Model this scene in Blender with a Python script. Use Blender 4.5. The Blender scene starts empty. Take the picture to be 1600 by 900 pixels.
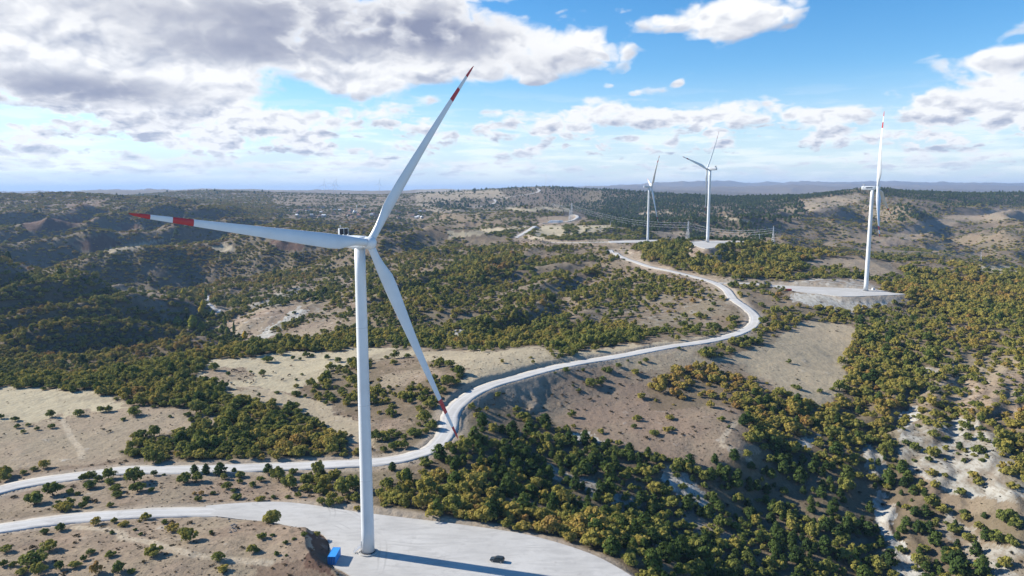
import bpy, bmesh, math, random
import numpy as np
from mathutils import Vector, Matrix
R = math.radians
random.seed(7)
rng = np.random.default_rng(11)
scene = bpy.context.scene
COL = scene.collection

# ------------------------------------------------------------------ camera model (photo pixels, 1600 x 900)
F, PITCH, CZ = 1120.0, R(7.6), 115.0
cp, sp = math.cos(PITCH), math.sin(PITCH)

def project(X, Y, Z):
    Z = Z - CZ
    d = np.maximum(Y * cp - Z * sp, 1e-3)
    v = Y * sp + Z * cp
    return 800 + F * X / d, 450 - F * v / d

def ray(px, py):
    x = (px - 800) / F; y = (450 - py) / F
    fy = cp + y * sp; fz = -sp + y * cp
    return x / fy, fz / fy            # X/Y, (Z-CZ)/Y

def at_dist(px, py, Y):
    u, s = ray(px, py)
    return np.array([u * Y, Y, CZ + s * Y])

def at_z(px, py, z):
    u, s = ray(px, py)
    Y = (z - CZ) / s
    return np.array([u * Y, Y, z])

# ------------------------------------------------------------------ noise
def _hash(ix, iy, seed):
    h = (ix.astype(np.int64) * 374761393 + iy.astype(np.int64) * 668265263 + seed * 982451653) & 0xffffffff
    h = ((h ^ (h >> 13)) * 1274126177) & 0xffffffff
    h = h ^ (h >> 16)
    return (h & 0xffff) / 65535.0

def vnoise(x, y, seed=0):
    x0 = np.floor(x); y0 = np.floor(y)
    fx = x - x0; fy = y - y0
    fx = fx * fx * fx * (fx * (fx * 6 - 15) + 10); fy = fy * fy * fy * (fy * (fy * 6 - 15) + 10)
    ix = x0.astype(np.int64); iy = y0.astype(np.int64)
    a = _hash(ix, iy, seed); b = _hash(ix + 1, iy, seed); c = _hash(ix, iy + 1, seed); d = _hash(ix + 1, iy + 1, seed)
    return (a * (1 - fx) + b * fx) * (1 - fy) + (c * (1 - fx) + d * fx) * fy * 1.0

def fbm(x, y, octs=4, seed=0, gain=0.5):
    s = np.zeros_like(x, dtype=float); a = 1.0; t = 0.0
    for o in range(octs):
        c, q = math.cos(0.6 * o + .3), math.sin(0.6 * o + .3)
        s += a * (vnoise((x * c - y * q) + 17.3 * o, (x * q + y * c) - 9.1 * o, seed + o) * 2 - 1)
        t += a; a *= gain; x = x * 2.03; y = y * 2.03
    return s / t

def ridged(x, y, octs=4, seed=0):
    s = np.zeros_like(x, dtype=float); a = 1.0; t = 0.0
    for o in range(octs):
        n = 1 - np.abs(vnoise(x + 5.2 * o, y - 3.7 * o, seed + o) * 2 - 1)
        s += a * (n * n * 2 - 1); t += a; a *= .5; x = x * 2.1; y = y * 2.1
    return s / t

def sstep(a, b, x):
    t = np.clip((x - a) / (b - a), 0, 1)
    return t * t * (3 - 2 * t)

# ------------------------------------------------------------------ terrain control points
# visible ground: (photo x, photo y, distance)
VIS = [
 # knoll and pad surroundings
 (0,880,203),(100,890,200),(200,870,206),(300,860,210),(0,830,228),(150,806,241),(300,798,247),(420,785,257),
 (0,768,270),(120,746,282),(250,735,289),(400,730,292),(520,726,295),(600,722,298),(660,708,306),(700,660,345),(725,622,372),
 (770,602,392),(830,585,415),(900,567,438),(1000,550,468),(1080,537,500),(1140,526,535),(1178,503,590),
 (1150,472,655),(1112,440,745),(1040,421,835),(985,406,940),(955,391,1060),
 (100,720,302),(0,720,302),(150,680,335),(0,660,352),(200,640,372),(100,620,398),(0,602,425),(150,592,438),(200,610,410),
 (250,572,475),(330,551,525),(400,600,418),(400,570,470),(470,560,490),(480,640,372),(420,540,560),(500,530,590),(600,523,605),(560,600,415),(620,640,365),
 (300,690,322),(420,700,312),(700,545,500),(800,540,520),(600,560,475),
 # central hill
 (700,500,650),(650,450,850),(700,400,1150),(700,370,1500),(600,380,1500),(600,350,1950),(560,400,1300),(560,440,1020),(500,440,1060),(500,500,755),
 (800,530,560),(800,480,690),(800,440,850),(800,400,1120),(900,520,580),(900,480,680),(900,440,810),(900,400,1060),(1000,510,590),(1000,470,690),(1000,430,810),(1060,480,660),(1100,500,610),
 (450,480,850),(420,520,745),(380,500,830),(350,512,850),(330,470,1010),(400,440,1200),(400,400,1450),(300,400,1520),(300,360,1900),(500,380,1500),
 # slope of the near left hill
 (0,500,760),(100,480,830),(200,500,790),(100,425,1000),(0,405,1030),(200,465,930),(300,530,720),(250,520,740),(100,530,690),(200,550,660),(0,560,630),
 # far left
 (200,440,1260),(100,402,1480),(0,380,1680),(150,375,1680),(0,340,2250),(100,340,2200),(200,340,2150),(0,301,3000),(100,299,3050),(200,307,2750),(300,330,2350),(400,330,2700),(450,345,2350),
 (330,297,5200),(250,303,4600),(450,320,3300),(450,301,4600),(560,303,4700),(600,330,2950),(530,335,2850),(520,350,2100),(700,330,2800),(640,320,3300),(700,298,4300),(760,312,3700),(850,288.5,4300),(820,290,4350),(880,290,4250),(780,293,4400),(620,302,4600),
 # central far
 (830,360,1650),(870,346,2000),(900,338,2080),(840,325,2350),(760,335,2300),(900,362,1600),(940,357,1650),(850,375,1420),(930,378,1330),(1012,376.5,1312),
 (920,312,3600),(950,294,3900),(1000,297,3700),(1050,301,3500),(1100,305,3300),(1180,306,3200),(1000,330,2700),(1100,345,2100),(1000,350,1950),(1180,340,2350),(1240,350,2000),(1200,375,1500),
 # ridge with turbines
 (1106,377.5,995),(1150,380,985),(1080,382,975),(1040,392,960),(1100,410,890),(1060,412,880),(1180,410,880),(1240,425,800),(1353,455,697),(1250,452,700),(1180,443,735),(1300,462,670),(1400,459,690),
 (1320,487,640),(1240,475,650),(1220,388,1000),(1300,400,935),(1350,405,915),(1400,420,860),(1350,437,760),(1290,436,760),(1500,440,810),(1600,460,760),(1600,430,900),(1540,421,960),(1450,412,970),
 (1550,500,600),(1450,490,640),(1600,560,480),(1500,560,500),(1600,640,385),(1500,600,445),(1420,520,560),
 (1200,480,645),(1250,510,588),(1250,560,495),(1330,530,555),(1180,570,475),(1290,610,430),(1100,580,447),
 # brown slope and gullies
 (1050,650,378),(950,610,412),(850,620,398),(1150,650,376),(1160,700,338),(1100,700,340),(960,688,348),(850,640,385),(1050,722,330),(1130,760,318),(780,640,372),
 (740,690,322),(850,745,310),(930,780,295),(1000,812,290),(1080,838,285),(1150,858,280),(1330,895,275),(1250,880,275),
 (1330,560,512),(1330,640,410),(1320,700,360),(1310,750,334),(1300,800,312),(1310,860,284),
 (1220,720,345),(1220,640,395),(1200,780,320),
 (1450,640,400),(1400,600,440),(1410,720,352),(1500,720,335),(1600,760,305),(1560,690,352),(1450,850,292),(1600,880,262),(1400,800,318),(1500,800,305),(1380,760,338),
 # rim of the gravel pad toward the gully
 (700,800,247),(800,822,237),(900,842,229),(985,880,214),(1060,890,218),(1000,860,232),
 # far right
 (1240,365,1700),(1350,360,1950),(1350,330,2400),(1350,294,2900),(1320,297,2900),(1390,296,2950),(1260,306,2950),(1450,299,3100),(1600,302,3200),(1600,326,2800),(1600,400,1700),(1600,370,2000),(1450,380,1650),(1450,415,1350),(1500,400,1500),(1450,345,2150),(1550,345,2350),(1520,415,1350),
 # distant mountains
 (1000,290,13000),(1080,287,16000),(1130,285,17000),(1180,289,16000),(1240,288,16000),(1330,284,17000),(1420,286,17000),(1480,290,15000),(1540,288,16000),(1600,290,16000),
 (960,293,12000),(1150,301,9000),(1240,303,9000),(1050,298,9000),(1350,300,9000),(1500,300,9000),(1600,303,9000),
 (900,296,12000),(600,300,12000),(300,297,9500),(100,301,9000),(340,296,8000),
]
# ground the photo hides or that lies off frame: (photo x, distance, height)
HID = [
 (505,210,5.4),(530,200,4.6),(470,218,5.4),(430,205,4.5),(350,190,4.0),(200,180,3.0),(0,170,2.5),(-200,180,2),
 (700,190,0),(900,185,-4),(1100,190,-26),(1300,200,-42),(1600,190,-34),(1000,165,-8),
 (500,150,1),(800,150,0),(0,130,0),(1200,140,-30),(1600,130,-40),(800,110,0),(300,110,0),
 (1000,245,-8),(1080,250,-20),(900,262,-10),(820,268,-6),(1200,262,-36),(1350,245,-44),(750,285,-4),
 (150,520,-25),(150,600,-36),(0,520,-24),(0,600,-34),(250,600,-37),(330,640,-38),(400,650,-32),(460,680,-22),
 (0,1250,-34),(100,1200,-38),(200,1080,-41),(280,850,-42),(330,760,-42),
 (600,1700,2),(640,2500,12),(500,2500,15),(520,1300,-20),
 (780,1900,22),(1010,1600,12),(1100,1500,8),(950,2300,8),(1000,2300,14),(1150,1650,5),(1100,1250,24),(1060,1150,28),(980,1130,24),
 (1350,1250,-10),(1300,1200,-4),(1420,1100,-12),(1600,1200,-34),(1500,1120,-20),(1600,1400,-50),
 (1400,4500,70),(1600,4800,60),(1200,4800,60),(1000,5200,70),(800,6000,90),(600,6500,80),(400,7000,70),(200,4500,60),(0,4500,50),
 (1000,4300,84),(1050,4100,80),(1100,3900,78),(1150,4000,74),(1200,4000,72),(1250,4000,78),(1100,6500,70),(1350,6500,70),(1600,6500,70),
 (0,15000,90),(400,16000,100),(800,18000,100),(1200,26000,150),(1600,26000,150),(800,40000,100),(0,40000,80),(1600,40000,100),
 (-250,300,0),(-250,450,0),(-250,800,-10),(-250,1100,30),(-250,2000,30),(-250,3500,110),(1850,300,-15),(1850,480,0),(1850,800,10),(1850,1500,-20),(1850,2500,60),(1850,3500,110),
 (-700,200,0),(-700,600,-5),(-700,1500,10),(-700,4000,90),(-700,12000,90),(2300,200,-25),(2300,600,0),(2300,1500,0),(2300,4000,90),(2300,12000,120),
]
def build_tps():
    P, Zv = [], []
    for px, py, Y in VIS:
        p = at_dist(px, py, Y); P.append((p[0] / p[1], math.log(Y))); Zv.append(p[2])
    for px, Y, z in HID:
        py = 450 - F * math.tan(math.atan((z - CZ) / Y) + PITCH)
        u, s = ray(px, py); P.append((u, math.log(Y))); Zv.append(z)
    P = np.array(P); Zv = np.array(Zv); n = len(P)
    sc = np.exp(P[:, 1]) / 600.0                      # far heights carry larger numbers
    def K(A, B):
        d2 = ((A[:, None, :] - B[None, :, :]) ** 2).sum(-1)
        return 0.5 * d2 * np.log(d2 + 1e-12)
    M = np.zeros((n + 3, n + 3)); M[:n, :n] = K(P, P) + np.diag(2e-4 * np.ones(n))
    M[:n, n] = 1; M[:n, n + 1:] = P; M[n:, :n] = M[:n, n:].T
    w = np.linalg.solve(M, np.concatenate([Zv, np.zeros(3)]))
    gu = np.linspace(-1.7, 1.7, 520); gv = np.linspace(math.log(100), math.log(45000), 620)
    out = np.zeros((len(gv), len(gu)))
    for i, v in enumerate(gv):
        Q = np.stack([gu, np.full_like(gu, v)], -1)
        out[i] = K(Q, P) @ w[:n] + w[n] + Q @ w[n + 1:]
    # valley floor limit, so the surface never digs deep pits between control points
    lim = -60.0
    out = np.where(out < lim, lim + (out - lim) * .1, out)
    return gu, gv, out
GU, GV, GH = build_tps()

def bilin(gu, gv, G, u, v):
    iu = np.clip(np.interp(u, gu, np.arange(len(gu))), 0, len(gu) - 1.001)
    iv = np.clip(np.interp(v, gv, np.arange(len(gv))), 0, len(gv) - 1.001)
    a = iu.astype(int); b = iv.astype(int); fa = iu - a; fb = iv - b
    return (G[b, a] * (1 - fa) + G[b, a + 1] * fa) * (1 - fb) + (G[b + 1, a] * (1 - fa) + G[b + 1, a + 1] * fa) * fb

def spur(X, Y, wl, seed):
    """parallel spurs and gullies that run toward the valley"""
    q = (.80 * X - .60 * Y) / wl + 1.25 * fbm(X / (2.2 * wl), Y / (2.2 * wl), 3, seed)
    f = q - np.floor(q)
    w_ = np.where(f < .58, f / .58, (1 - f) / .42)
    w_ = w_ * w_ * (3 - 2 * w_)
    return (w_ - .55) * (.75 + .5 * vnoise(X / wl, Y / wl, seed + 3))

def natural(X, Y):
    """height of the untouched ground"""
    X = np.asarray(X, float); Y = np.asarray(Y, float)
    z = bilin(GU, GV, GH, X / Y, np.log(Y))
    far = sstep(600, 1800, Y)
    z = z + 0.35 * fbm(X / 14, Y / 14, 3, 3) * (1 - far)
    z = z + (0.5 + 1.6 * sstep(350, 900, Y)) * fbm(X / 55, Y / 55, 4, 9)
    amp = np.interp(Y, [0, 900, 1300, 2000, 2700, 3300, 5000], [0, 6, 20, 30, 20, 6, 5])
    U0 = X / Y
    calm = sstep(-.06, .0, U0) * sstep(.20, .13, U0) * sstep(1120, 1220, Y) * (1 - sstep(2150, 2400, Y))
    z = z + far * amp * (1 - .85 * calm) * (ridged(X / 420 + .3 * fbm(X / 300, Y / 300, 2, 8), Y / 420, 5, 21) - .05) - sstep(2500, 3200, Y) * (1 - sstep(6000, 8000, Y)) * 9
    z = z + sstep(500, 900, Y) * (1 - sstep(1300, 2000, Y)) * (6.0 + 7.0 * sstep(-.25, -.5, X / Y)) * ridged(X / 170 + .3, Y / 260, 4, 33)
    U = X / Y
    near_left = sstep(-.36, -.47, U) * sstep(620, 700, Y) * (1 - sstep(930, 1060, Y))
    z = z + near_left * 23 * spur(X, Y, 135, 5)
    farl = sstep(-.02, -.2, U) * sstep(1150, 1400, Y) * (1 - sstep(2000, 2600, Y))
    z = z + farl * ((42 + 22 * sstep(-.3, -.5, U)) * spur(X, Y, 310, 15) + 22 * fbm(X / 700, Y / 700, 2, 61))
    farr = sstep(.25, .36, U) * sstep(1300, 1600, Y) * (1 - sstep(2300, 2800, Y))
    z = z + farr * 42 * spur(X, Y, 300, 25)
    mid = sstep(-.24, -.16, U) * sstep(.16, .08, U) * sstep(560, 640, Y) * (1 - sstep(1000, 1150, Y))
    z = z + mid * 11 * spur(X, Y, 120, 35)
    gul = sstep(.47, .54, U) * sstep(250, 290, Y) * (1 - sstep(430, 560, Y))
    z = z + gul * (3.6 * spur(X, Y, 36, 45) + 1.1 * spur(X, Y, 13, 46))
    z = z + sstep(5500, 11000, Y) * 0.0052 * np.minimum(Y, 20000) * ridged(X / 1900, Y / 1900, 5, 41)
    return z

YS = np.exp(np.linspace(math.log(125), math.log(30000), 5200))
def unproject(px, py):
    u, s = ray(px, py)
    h = natural(u * YS, YS); r = CZ + s * YS
    k = np.argmax(h >= r)
    if h[k] < r[k]:
        k = int(np.argmin(r - h))
    Y = YS[k]
    if k > 0:
        d0 = r[k - 1] - h[k - 1]; d1 = r[k] - h[k]
        if d0 > 0 and d0 != d1: Y = YS[k - 1] + (YS[k] - YS[k - 1]) * d0 / (d0 - d1)
    return np.array([u * Y, Y, float(natural(np.array([u * Y]), np.array([Y]))[0])])

# ------------------------------------------------------------------ roads and pads
def catmull(P, step):
    P = np.array(P); out = []
    Q = np.vstack([2 * P[0] - P[1], P, 2 * P[-1] - P[-2]])
    for i in range(1, len(Q) - 2):
        L = np.linalg.norm(Q[i + 1][:2] - Q[i][:2]); n = max(2, int(L / step))
        t = np.linspace(0, 1, n, endpoint=False)[:, None]
        out.append(.5 * ((2 * Q[i]) + (-Q[i - 1] + Q[i + 1]) * t + (2 * Q[i - 1] - 5 * Q[i] + 4 * Q[i + 1] - Q[i + 2]) * t ** 2 + (-Q[i - 1] + 3 * Q[i] - 3 * Q[i + 1] + Q[i + 2]) * t ** 3))
    out.append(P[-1:])
    return np.vstack(out)

def smooth(z, n):
    k = np.hanning(n * 2 + 3); k /= k.sum()
    zz = np.pad(z, (n + 1, n + 1), mode='edge')
    return np.convolve(zz, k, mode='valid')

Z2, Z3, Z4 = 18.8, 46.0, 25.5
ROADS = [  # name, label, width, step, points (photo px), end heights
 ('gravel_road', 'wide pale gravel road winding uphill past the front turbine to the far pads', 9.6, 1.6,
  [(-140,808),(-60,786),(0,768),(50,755),(100,746),(150,739),(200,735),(300,733),(400,730),(500,726),(600,721),(645,712),(680,697),(700,672),(704,650),(722,625),(760,603),(800,593),(850,578),(900,567),(950,559),(1000,550),(1050,541),(1100,534),(1138,526),(1162,517),(1177,507),(1179,495),(1168,483),(1146,467),(1133,451),(1112,440),(1075,430),(1037,421),(1000,412),(980,405),(963,396),(953,390)], None, None),
 ('pad_road', 'pale gravel track leading to the front turbine pad', 8.6, 1.6,
  [(-160,860),(-80,842),(0,826),(100,811),(200,803),(300,798),(370,797),(392,798)], None, 0.0),
 ('spur_road', 'short pale spur road onto the pad of the turbine with the red container', 7.5, 2.5,
  [(1122,441),(1150,441.5),(1180,443.5),(1215,447),(1240,450)], None, Z2),
 ('ridge_road', 'thin white road from the ridge pad to the small substation', 11, 4,
  [(1000,377,1308),(980,377.2,1310),(940,378.2,1322),(905,378.9,1345),(867,378.9,1385),(842,378.2,1415),(821,376.3,1450),(810,374,1490),(806,371.5,1530),(812,368,1580),(821,363,1650),(829,358,1720),(836,353,1800)], Z4, None),
 ('substation_road', 'white road curving around the substation on the far spur', 9, 6,
  [(847,348.5,1960),(867,348,1965),(886,346,1978),(896,343,1995),(902,339.5,2035),(901,336.5,2080),(896,335,2110)], None, None),
 ('hill_track', 'faint pale road climbing the far hill below the mast', 15, 14,
  [(737,324),(760,321),(775,316),(773,312),(790,308),(815,305),(842,299),(838,294)], None, None),
 ('valley_track', 'beige dirt track along the valley bottom', 4.5, 4,
  [(326,460),(324,472),(334,481),(343,484),(340,491)], None, None),
]
PADS = [   # name, label, height, polygon in photo px
 ('turbine_pad', 'broad pale gravel pad under the front turbine', 0.0,
  [(322,790.3),(348,788),(375,786),(430,784),(480,788),(540,797),(600,805),(700,817),(800,831),(850,842),(900,857),(940,873),(985,899),(1015,922),(1010,970),(700,975),(575,925),(548,900),(532,891),(521,885),(516,872),(515,858),(513,846),(500,833),(470,827),(440,820),(400,814),(372,811),(345,807.5),(322,805)]),
 ('turbine_pad', 'white gravel pad under the turbine beside the red container', Z2,
  [(1205,445),(1245,447),(1294,449),(1342,451),(1372,453),(1391,457),(1414,459.5),(1391,461),(1351,462.5),(1315,463),(1277,459),(1245,456),(1205,450)]),
 ('turbine_pad', 'white gravel pad above a brown spoil bank on the ridge', Z3,
  [(1075,379),(1090,376.8),(1130,376.3),(1172,378),(1140,381.5),(1125,384),(1112,387.5),(1097,387.5)]),
 ('turbine_pad', 'narrow white gravel pad of the farthest ridge turbine', Z4,
  [(950,376.8),(985,375.6),(1030,374.8),(1050,377),(1036,378.6),(985,379.2),(955,379.2)]),
]
road_data = []
for name, label, w, step, pts, z0, z1 in ROADS:
    P = [at_dist(*p) if len(p) == 3 else unproject(*p) for p in pts]
    C = catmull(P, step)
    z = C[:, 2].copy() if len(pts[0]) == 3 else natural(C[:, 0], C[:, 1])
    n = max(4, int(26 / step)); z = smooth(smooth(z, n), n)
    L = len(z); fade = max(2, int(40 / step))
    if z1 is not None:
        t = sstep(L - fade, L - 5, np.arange(L)); z = z * (1 - t) + (z1 - .1) * t; z[-4:] -= np.array([.03, .1, .2, .4])
    if z0 is not None:
        t = 1 - sstep(3, fade, np.arange(L)); z = z * (1 - t) + z0 * t
    C[:, 2] = z
    road_data.append((name, label, w, C))
# spur starts on the main road
main = road_data[0][3]
for rd in road_data[2:3]:
    C = rd[3]; j = np.argmin(((main[:, :2] - C[0, :2]) ** 2).sum(1)); L = len(C)
    t = 1 - sstep(1, L * .5, np.arange(L)); C[:, 2] = C[:, 2] * (1 - t) + main[j, 2] * t
pad_data = []
for name, label, z, poly in PADS:
    P = np.array([at_z(px, py, z) for px, py in poly])
    Q = np.vstack([P, P[:1]])
    step = 2.0 if z == 0 else 3.0
    C = catmull(Q, step)[:-1]
    pad_data.append((name, label, z, C))

# ------------------------------------------------------------------ terrain grid
u_mid = np.linspace(-.80, .80, 960)
u_grid = np.concatenate([np.linspace(-1.65, -.81, 40), u_mid, np.linspace(.81, 1.65, 40)])
def seg(a, b, d):
    return np.linspace(math.log(a), math.log(b), int((math.log(b) - math.log(a)) / d), endpoint=False)
v_grid = np.concatenate([seg(112, 170, .012), seg(170, 700, .0040), seg(700, 1500, .0048), seg(1500, 5000, .0062), seg(5000, 42000, .02), [math.log(42000)]])
UU, VV = np.meshgrid(u_grid, v_grid)
TY = np.exp(VV); TX = UU * TY
TZ = natural(TX, TY)
NV, NU = TZ.shape
d_road = np.full(TZ.shape, 1e3); z_road = np.zeros(TZ.shape); d_pad = np.full(TZ.shape, 1e3)

def window(x, y, rad):
    u0, u1 = (x - rad) / (y + (rad if x > 0 else -rad)), (x + rad) / (y + (-rad if x > 0 else rad))
    u0, u1 = min(u0, x / y - rad / y), max(u1, x / y + rad / y)
    a = np.searchsorted(u_grid, u0); b = np.searchsorted(u_grid, u1) + 1
    c = np.searchsorted(v_grid, math.log(max(y - rad, 100))); d = np.searchsorted(v_grid, math.log(y + rad)) + 1
    return slice(max(c - 1, 0), d), slice(max(a - 1, 0), b)
for name, label, w, C in road_data:
    for x, y, z in C:
        rad = 24 if y < 1500 else 30
        s = window(x, y, rad)
        d = np.hypot(TX[s] - x, TY[s] - y) - w / 2
        m = d < d_road[s]
        d_road[s] = np.where(m, d, d_road[s]); z_road[s] = np.where(m, z, z_road[s])

def poly_sd(px, py, poly):
    """signed distance to a closed polygon, negative inside"""
    ins = np.zeros(px.shape, bool); dist = np.full(px.shape, 1e9)
    n = len(poly)
    for i in range(n):
        x0, y0 = poly[i][:2]; x1, y1 = poly[(i + 1) % n][:2]
        dx, dy = x1 - x0, y1 - y0
        t = np.clip(((px - x0) * dx + (py - y0) * dy) / max(dx * dx + dy * dy, 1e-9), 0, 1)
        dist = np.minimum(dist, np.hypot(px - x0 - t * dx, py - y0 - t * dy))
        c = (y0 > py) != (y1 > py)
        ins ^= c & (px < dx * (py - y0) / (dy if dy else 1e-9) + x0)
    return np.where(ins, -dist, dist)

nat = TZ.copy()
# roads: cut and fill
t_in = d_road <= 0.3
rough = 1 + .25 * fbm(TX / 6, TY / 6, 2, 5)
dd = np.maximum(d_road - 0.6, 0)
lo = z_road - .12 - dd * .62 * rough; hi = z_road - .05 + np.maximum(dd - np.where(TY > 1000, 11, .6), 0) * .95 * rough
TZ = np.where(d_road < 30, np.where(t_in, z_road - .32, np.clip(TZ, lo, hi)), TZ)
for k, (name, label, z, C) in enumerate(pad_data):
    ctr = C[:, :2].mean(0); rad = np.hypot(*(C[:, :2] - ctr).T).max() + 45
    s = window(ctr[0], ctr[1], rad)
    sd = poly_sd(TX[s], TY[s], C)
    near = sd < 40
    dd = np.maximum(sd - .5, 0); rr = rough[s]
    fill, cut = (.62, .85) if k == 0 else (.62, .9)
    lo = z - .12 - dd * fill * rr; hi = z - .05 + np.maximum(dd - .4, 0) * cut * rr
    onroad = d_road[s] < 3
    new = np.where(sd <= .3, z - .32, np.where(onroad, np.minimum(TZ[s], hi), np.clip(TZ[s], lo, hi)))
    TZ[s] = np.where(near, new, TZ[s]); d_pad[s] = np.minimum(d_pad[s], sd)
cutfill = np.abs(TZ - nat)

def height(X, Y):
    return bilin(u_grid, v_grid, TZ, X / Y, np.log(Y))
def gridval(G, X, Y):
    return bilin(u_grid, v_grid, G, X / Y, np.log(Y))
SLOPE = (TZ - CZ) / TY
CUM = np.maximum.accumulate(SLOPE, 0)
def visible(X, Y, Z, top):
    v = np.log(Y)
    iv = np.clip(np.searchsorted(v_grid, v) - 3, 0, NV - 1); iu = np.clip(np.searchsorted(u_grid, X / Y), 0, NU - 1)
    return (Z + top - CZ) / Y - CUM[iv, iu]
def drop(px, py):
    """first ground point of the finished terrain under a photo pixel"""
    u, s = ray(px, py)
    h = height(u * YS, YS); r = CZ + s * YS
    k = np.argmax(h >= r)
    if h[k] < r[k]: k = int(np.argmin(r - h))
    return np.array([u * YS[k], YS[k], h[k]])

# ------------------------------------------------------------------ ground cover layout
X0, Y0, WW, HH = -240, 240, 2080, 900
LAY = {k: np.full((HH, WW), v, np.float32) for k, v in dict(den=.35, tint=.42, pine=.012, field=0, clay=0, dark=0, scrub=.25, size=1.0).items()}
gx, gy = np.meshgrid(np.arange(WW) + X0, np.arange(HH) + Y0)
LAY['den'][gy < 400] = .5
def zone(poly, **kw):
    poly = [(min(max(x, X0), X0 + WW - 1) if 0 < x < 1600 else (X0 if x <= 0 else X0 + WW - 1), y if y < 899 else Y0 + HH - 1) for x, y in poly]
    xs = [p[0] for p in poly]; ys = [p[1] for p in poly]
    a, b, c, d = int(min(xs)) - X0, int(max(xs)) - X0 + 1, max(int(min(ys)) - Y0, 0), int(max(ys)) - Y0 + 1
    m = poly_sd(gx[c:d, a:b].astype(float), gy[c:d, a:b].astype(float), poly) <= 0
    for k, v in kw.items():
        LAY[k][c:d, a:b][m] = v
# far hills
zone([(0,296),(560,300),(620,345),(560,400),(480,460),(330,472),(200,442),(0,395)], den=.72, tint=.60, scrub=.1, size=.95)
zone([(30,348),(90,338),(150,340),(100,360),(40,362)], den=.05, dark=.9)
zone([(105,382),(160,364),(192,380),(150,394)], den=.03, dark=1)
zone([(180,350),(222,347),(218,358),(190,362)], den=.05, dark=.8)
zone([(150,392),(250,372),(256,376),(180,398)], den=.12, field=.5)
zone([(318,387),(350,380),(378,390),(340,393)], den=.02, field=.5)
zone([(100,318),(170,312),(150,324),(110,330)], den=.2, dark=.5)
zone([(420,292),(620,296),(700,292),(700,318),(560,322),(430,318)], den=.35, tint=.3, field=.12)
zone([(420,372),(480,378),(470,392),(430,390)], den=.05, dark=.9)
zone([(440,318),(600,322),(680,330),(660,345),(450,342)], den=.5, tint=.25)
zone([(650,288),(940,288),(960,310),(900,335),(780,328),(680,332),(650,320)], den=.22, tint=.3, field=.35, pine=.2)
zone([(660,318),(760,308),(900,318),(800,326),(700,328)], den=.45, field=.2, pine=.3)
zone([(900,300),(950,292),(1240,304),(1262,330),(1190,385),(1040,372),(960,352),(905,335)], den=.97, pine=.8, tint=.1, size=.66)  # ridge forest, made denser and darker to stand in for a cloud shadow
zone([(770,291),(850,287),(905,290),(905,336),(850,330),(800,312)], den=.6, pine=.45, tint=.2, size=.6, field=.1)  # dark pines added on grass, painting in the fading edge of that cloud shadow
zone([(860,289),(940,291),(940,345),(890,338)], den=.78, pine=.6, tint=.16, size=.6)  # same cloud shade put into darker pine cover, blending toward the ridge
zone([(1040,318),(1130,322),(1180,335),(1120,334)], den=.55, tint=.3, size=.6)
zone([(995,332),(1040,328),(1050,334),(1000,337)], den=.2, field=.3)
zone([(1130,338),(1180,345),(1178,349),(1130,342)], den=.1, field=.6)
zone([(1180,345),(1250,312),(1340,298),(1400,310),(1480,320),(1600,330),(1600,425),(1450,412),(1380,405),(1180,385)], den=.5, tint=.5, field=.08, size=.9)
zone([(1245,312),(1340,299),(1352,310),(1290,330),(1262,330)], den=.12, field=.25)
zone([(1240,306),(1340,294),(1600,299),(1600,329),(1500,320),(1420,309),(1340,302),(1250,312)], den=.92, pine=.8, tint=.12, size=.62)
zone([(1358,384),(1440,345),(1560,326),(1600,326),(1600,334),(1500,346),(1420,378),(1370,388)], den=.06, field=.15, scrub=.15)
zone([(1440,386),(1475,382),(1478,392),(1450,392)], den=.05, field=.2)
zone([(1400,318),(1520,322),(1440,342),(1380,350)], den=.6, pine=.3)
# middle distance
zone([(620,345),(760,330),(900,326),(900,345),(850,350),(830,362),(800,375),(700,372),(560,395),(560,385)], den=.55, tint=.35, scrub=.2)
zone([(790,324),(860,324),(890,327),(900,331),(850,329),(800,330)], den=.05, field=.7)
zone([(690,362),(790,355),(830,352),(820,357),(740,366),(700,372)], den=.08, field=.6)
zone([(828,372),(845,352),(960,351),(950,360),(905,366),(880,372)], den=.04, field=.75)
zone([(826,374),(860,370),(905,366),(960,358),(1010,362),(1000,376),(860,378)], den=.85, tint=.35)
zone([(880,352),(900,352),(905,364),(882,366)], den=.8, tint=.25)
zone([(1010,360),(1075,362),(1075,376),(1040,374)], den=.12, field=.2)
zone([(1100,358),(1180,366),(1176,378),(1100,374)], den=.45, tint=.25)
zone([(560,385),(700,372),(800,374),(960,384),(955,395),(1000,414),(1100,440),(1135,455),(1150,475),(1165,487),(1165,510),(1100,530),(1000,540),(800,540),(700,537),(560,540),(330,532),(330,472),(480,445)], den=.47, tint=.45, scrub=.4)
zone([(560,440),(700,420),(760,440),(700,520),(560,535)], den=.62, tint=.42)
zone([(740,400),(820,398),(800,420),(700,440),(690,425)], den=.92, tint=.52)
zone([(560,520),(700,505),(800,500),(960,505),(1010,512),(1000,538),(800,540),(640,540)], den=.92, tint=.45)
zone([(820,440),(1000,430),(1110,455),(1140,480),(1120,510),(1010,510),(840,490)], den=.40, tint=.40, clay=.22)
zone([(690,530),(715,512),(730,524),(705,534)], den=.1, clay=.9)
zone([(330,472),(420,455),(560,425),(560,500),(450,505),(400,480),(345,500)], den=.44, tint=.40, clay=.25)
zone([(385,480),(440,455),(470,448),(480,458),(430,476),(395,488)], den=.35, clay=.7)
zone([(335,515),(375,492),(455,474),(470,480),(425,515),(390,531),(345,530)], den=.04, clay=.15)
zone([(390,531),(432,503),(470,478),(482,484),(440,516),(410,534)], den=.05, clay=1)
zone([(425,520),(440,505),(480,492),(470,506),(440,522)], den=.8)
zone([(435,528),(480,507),(535,496),(528,512),(470,529)], den=.03, clay=.1)
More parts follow.
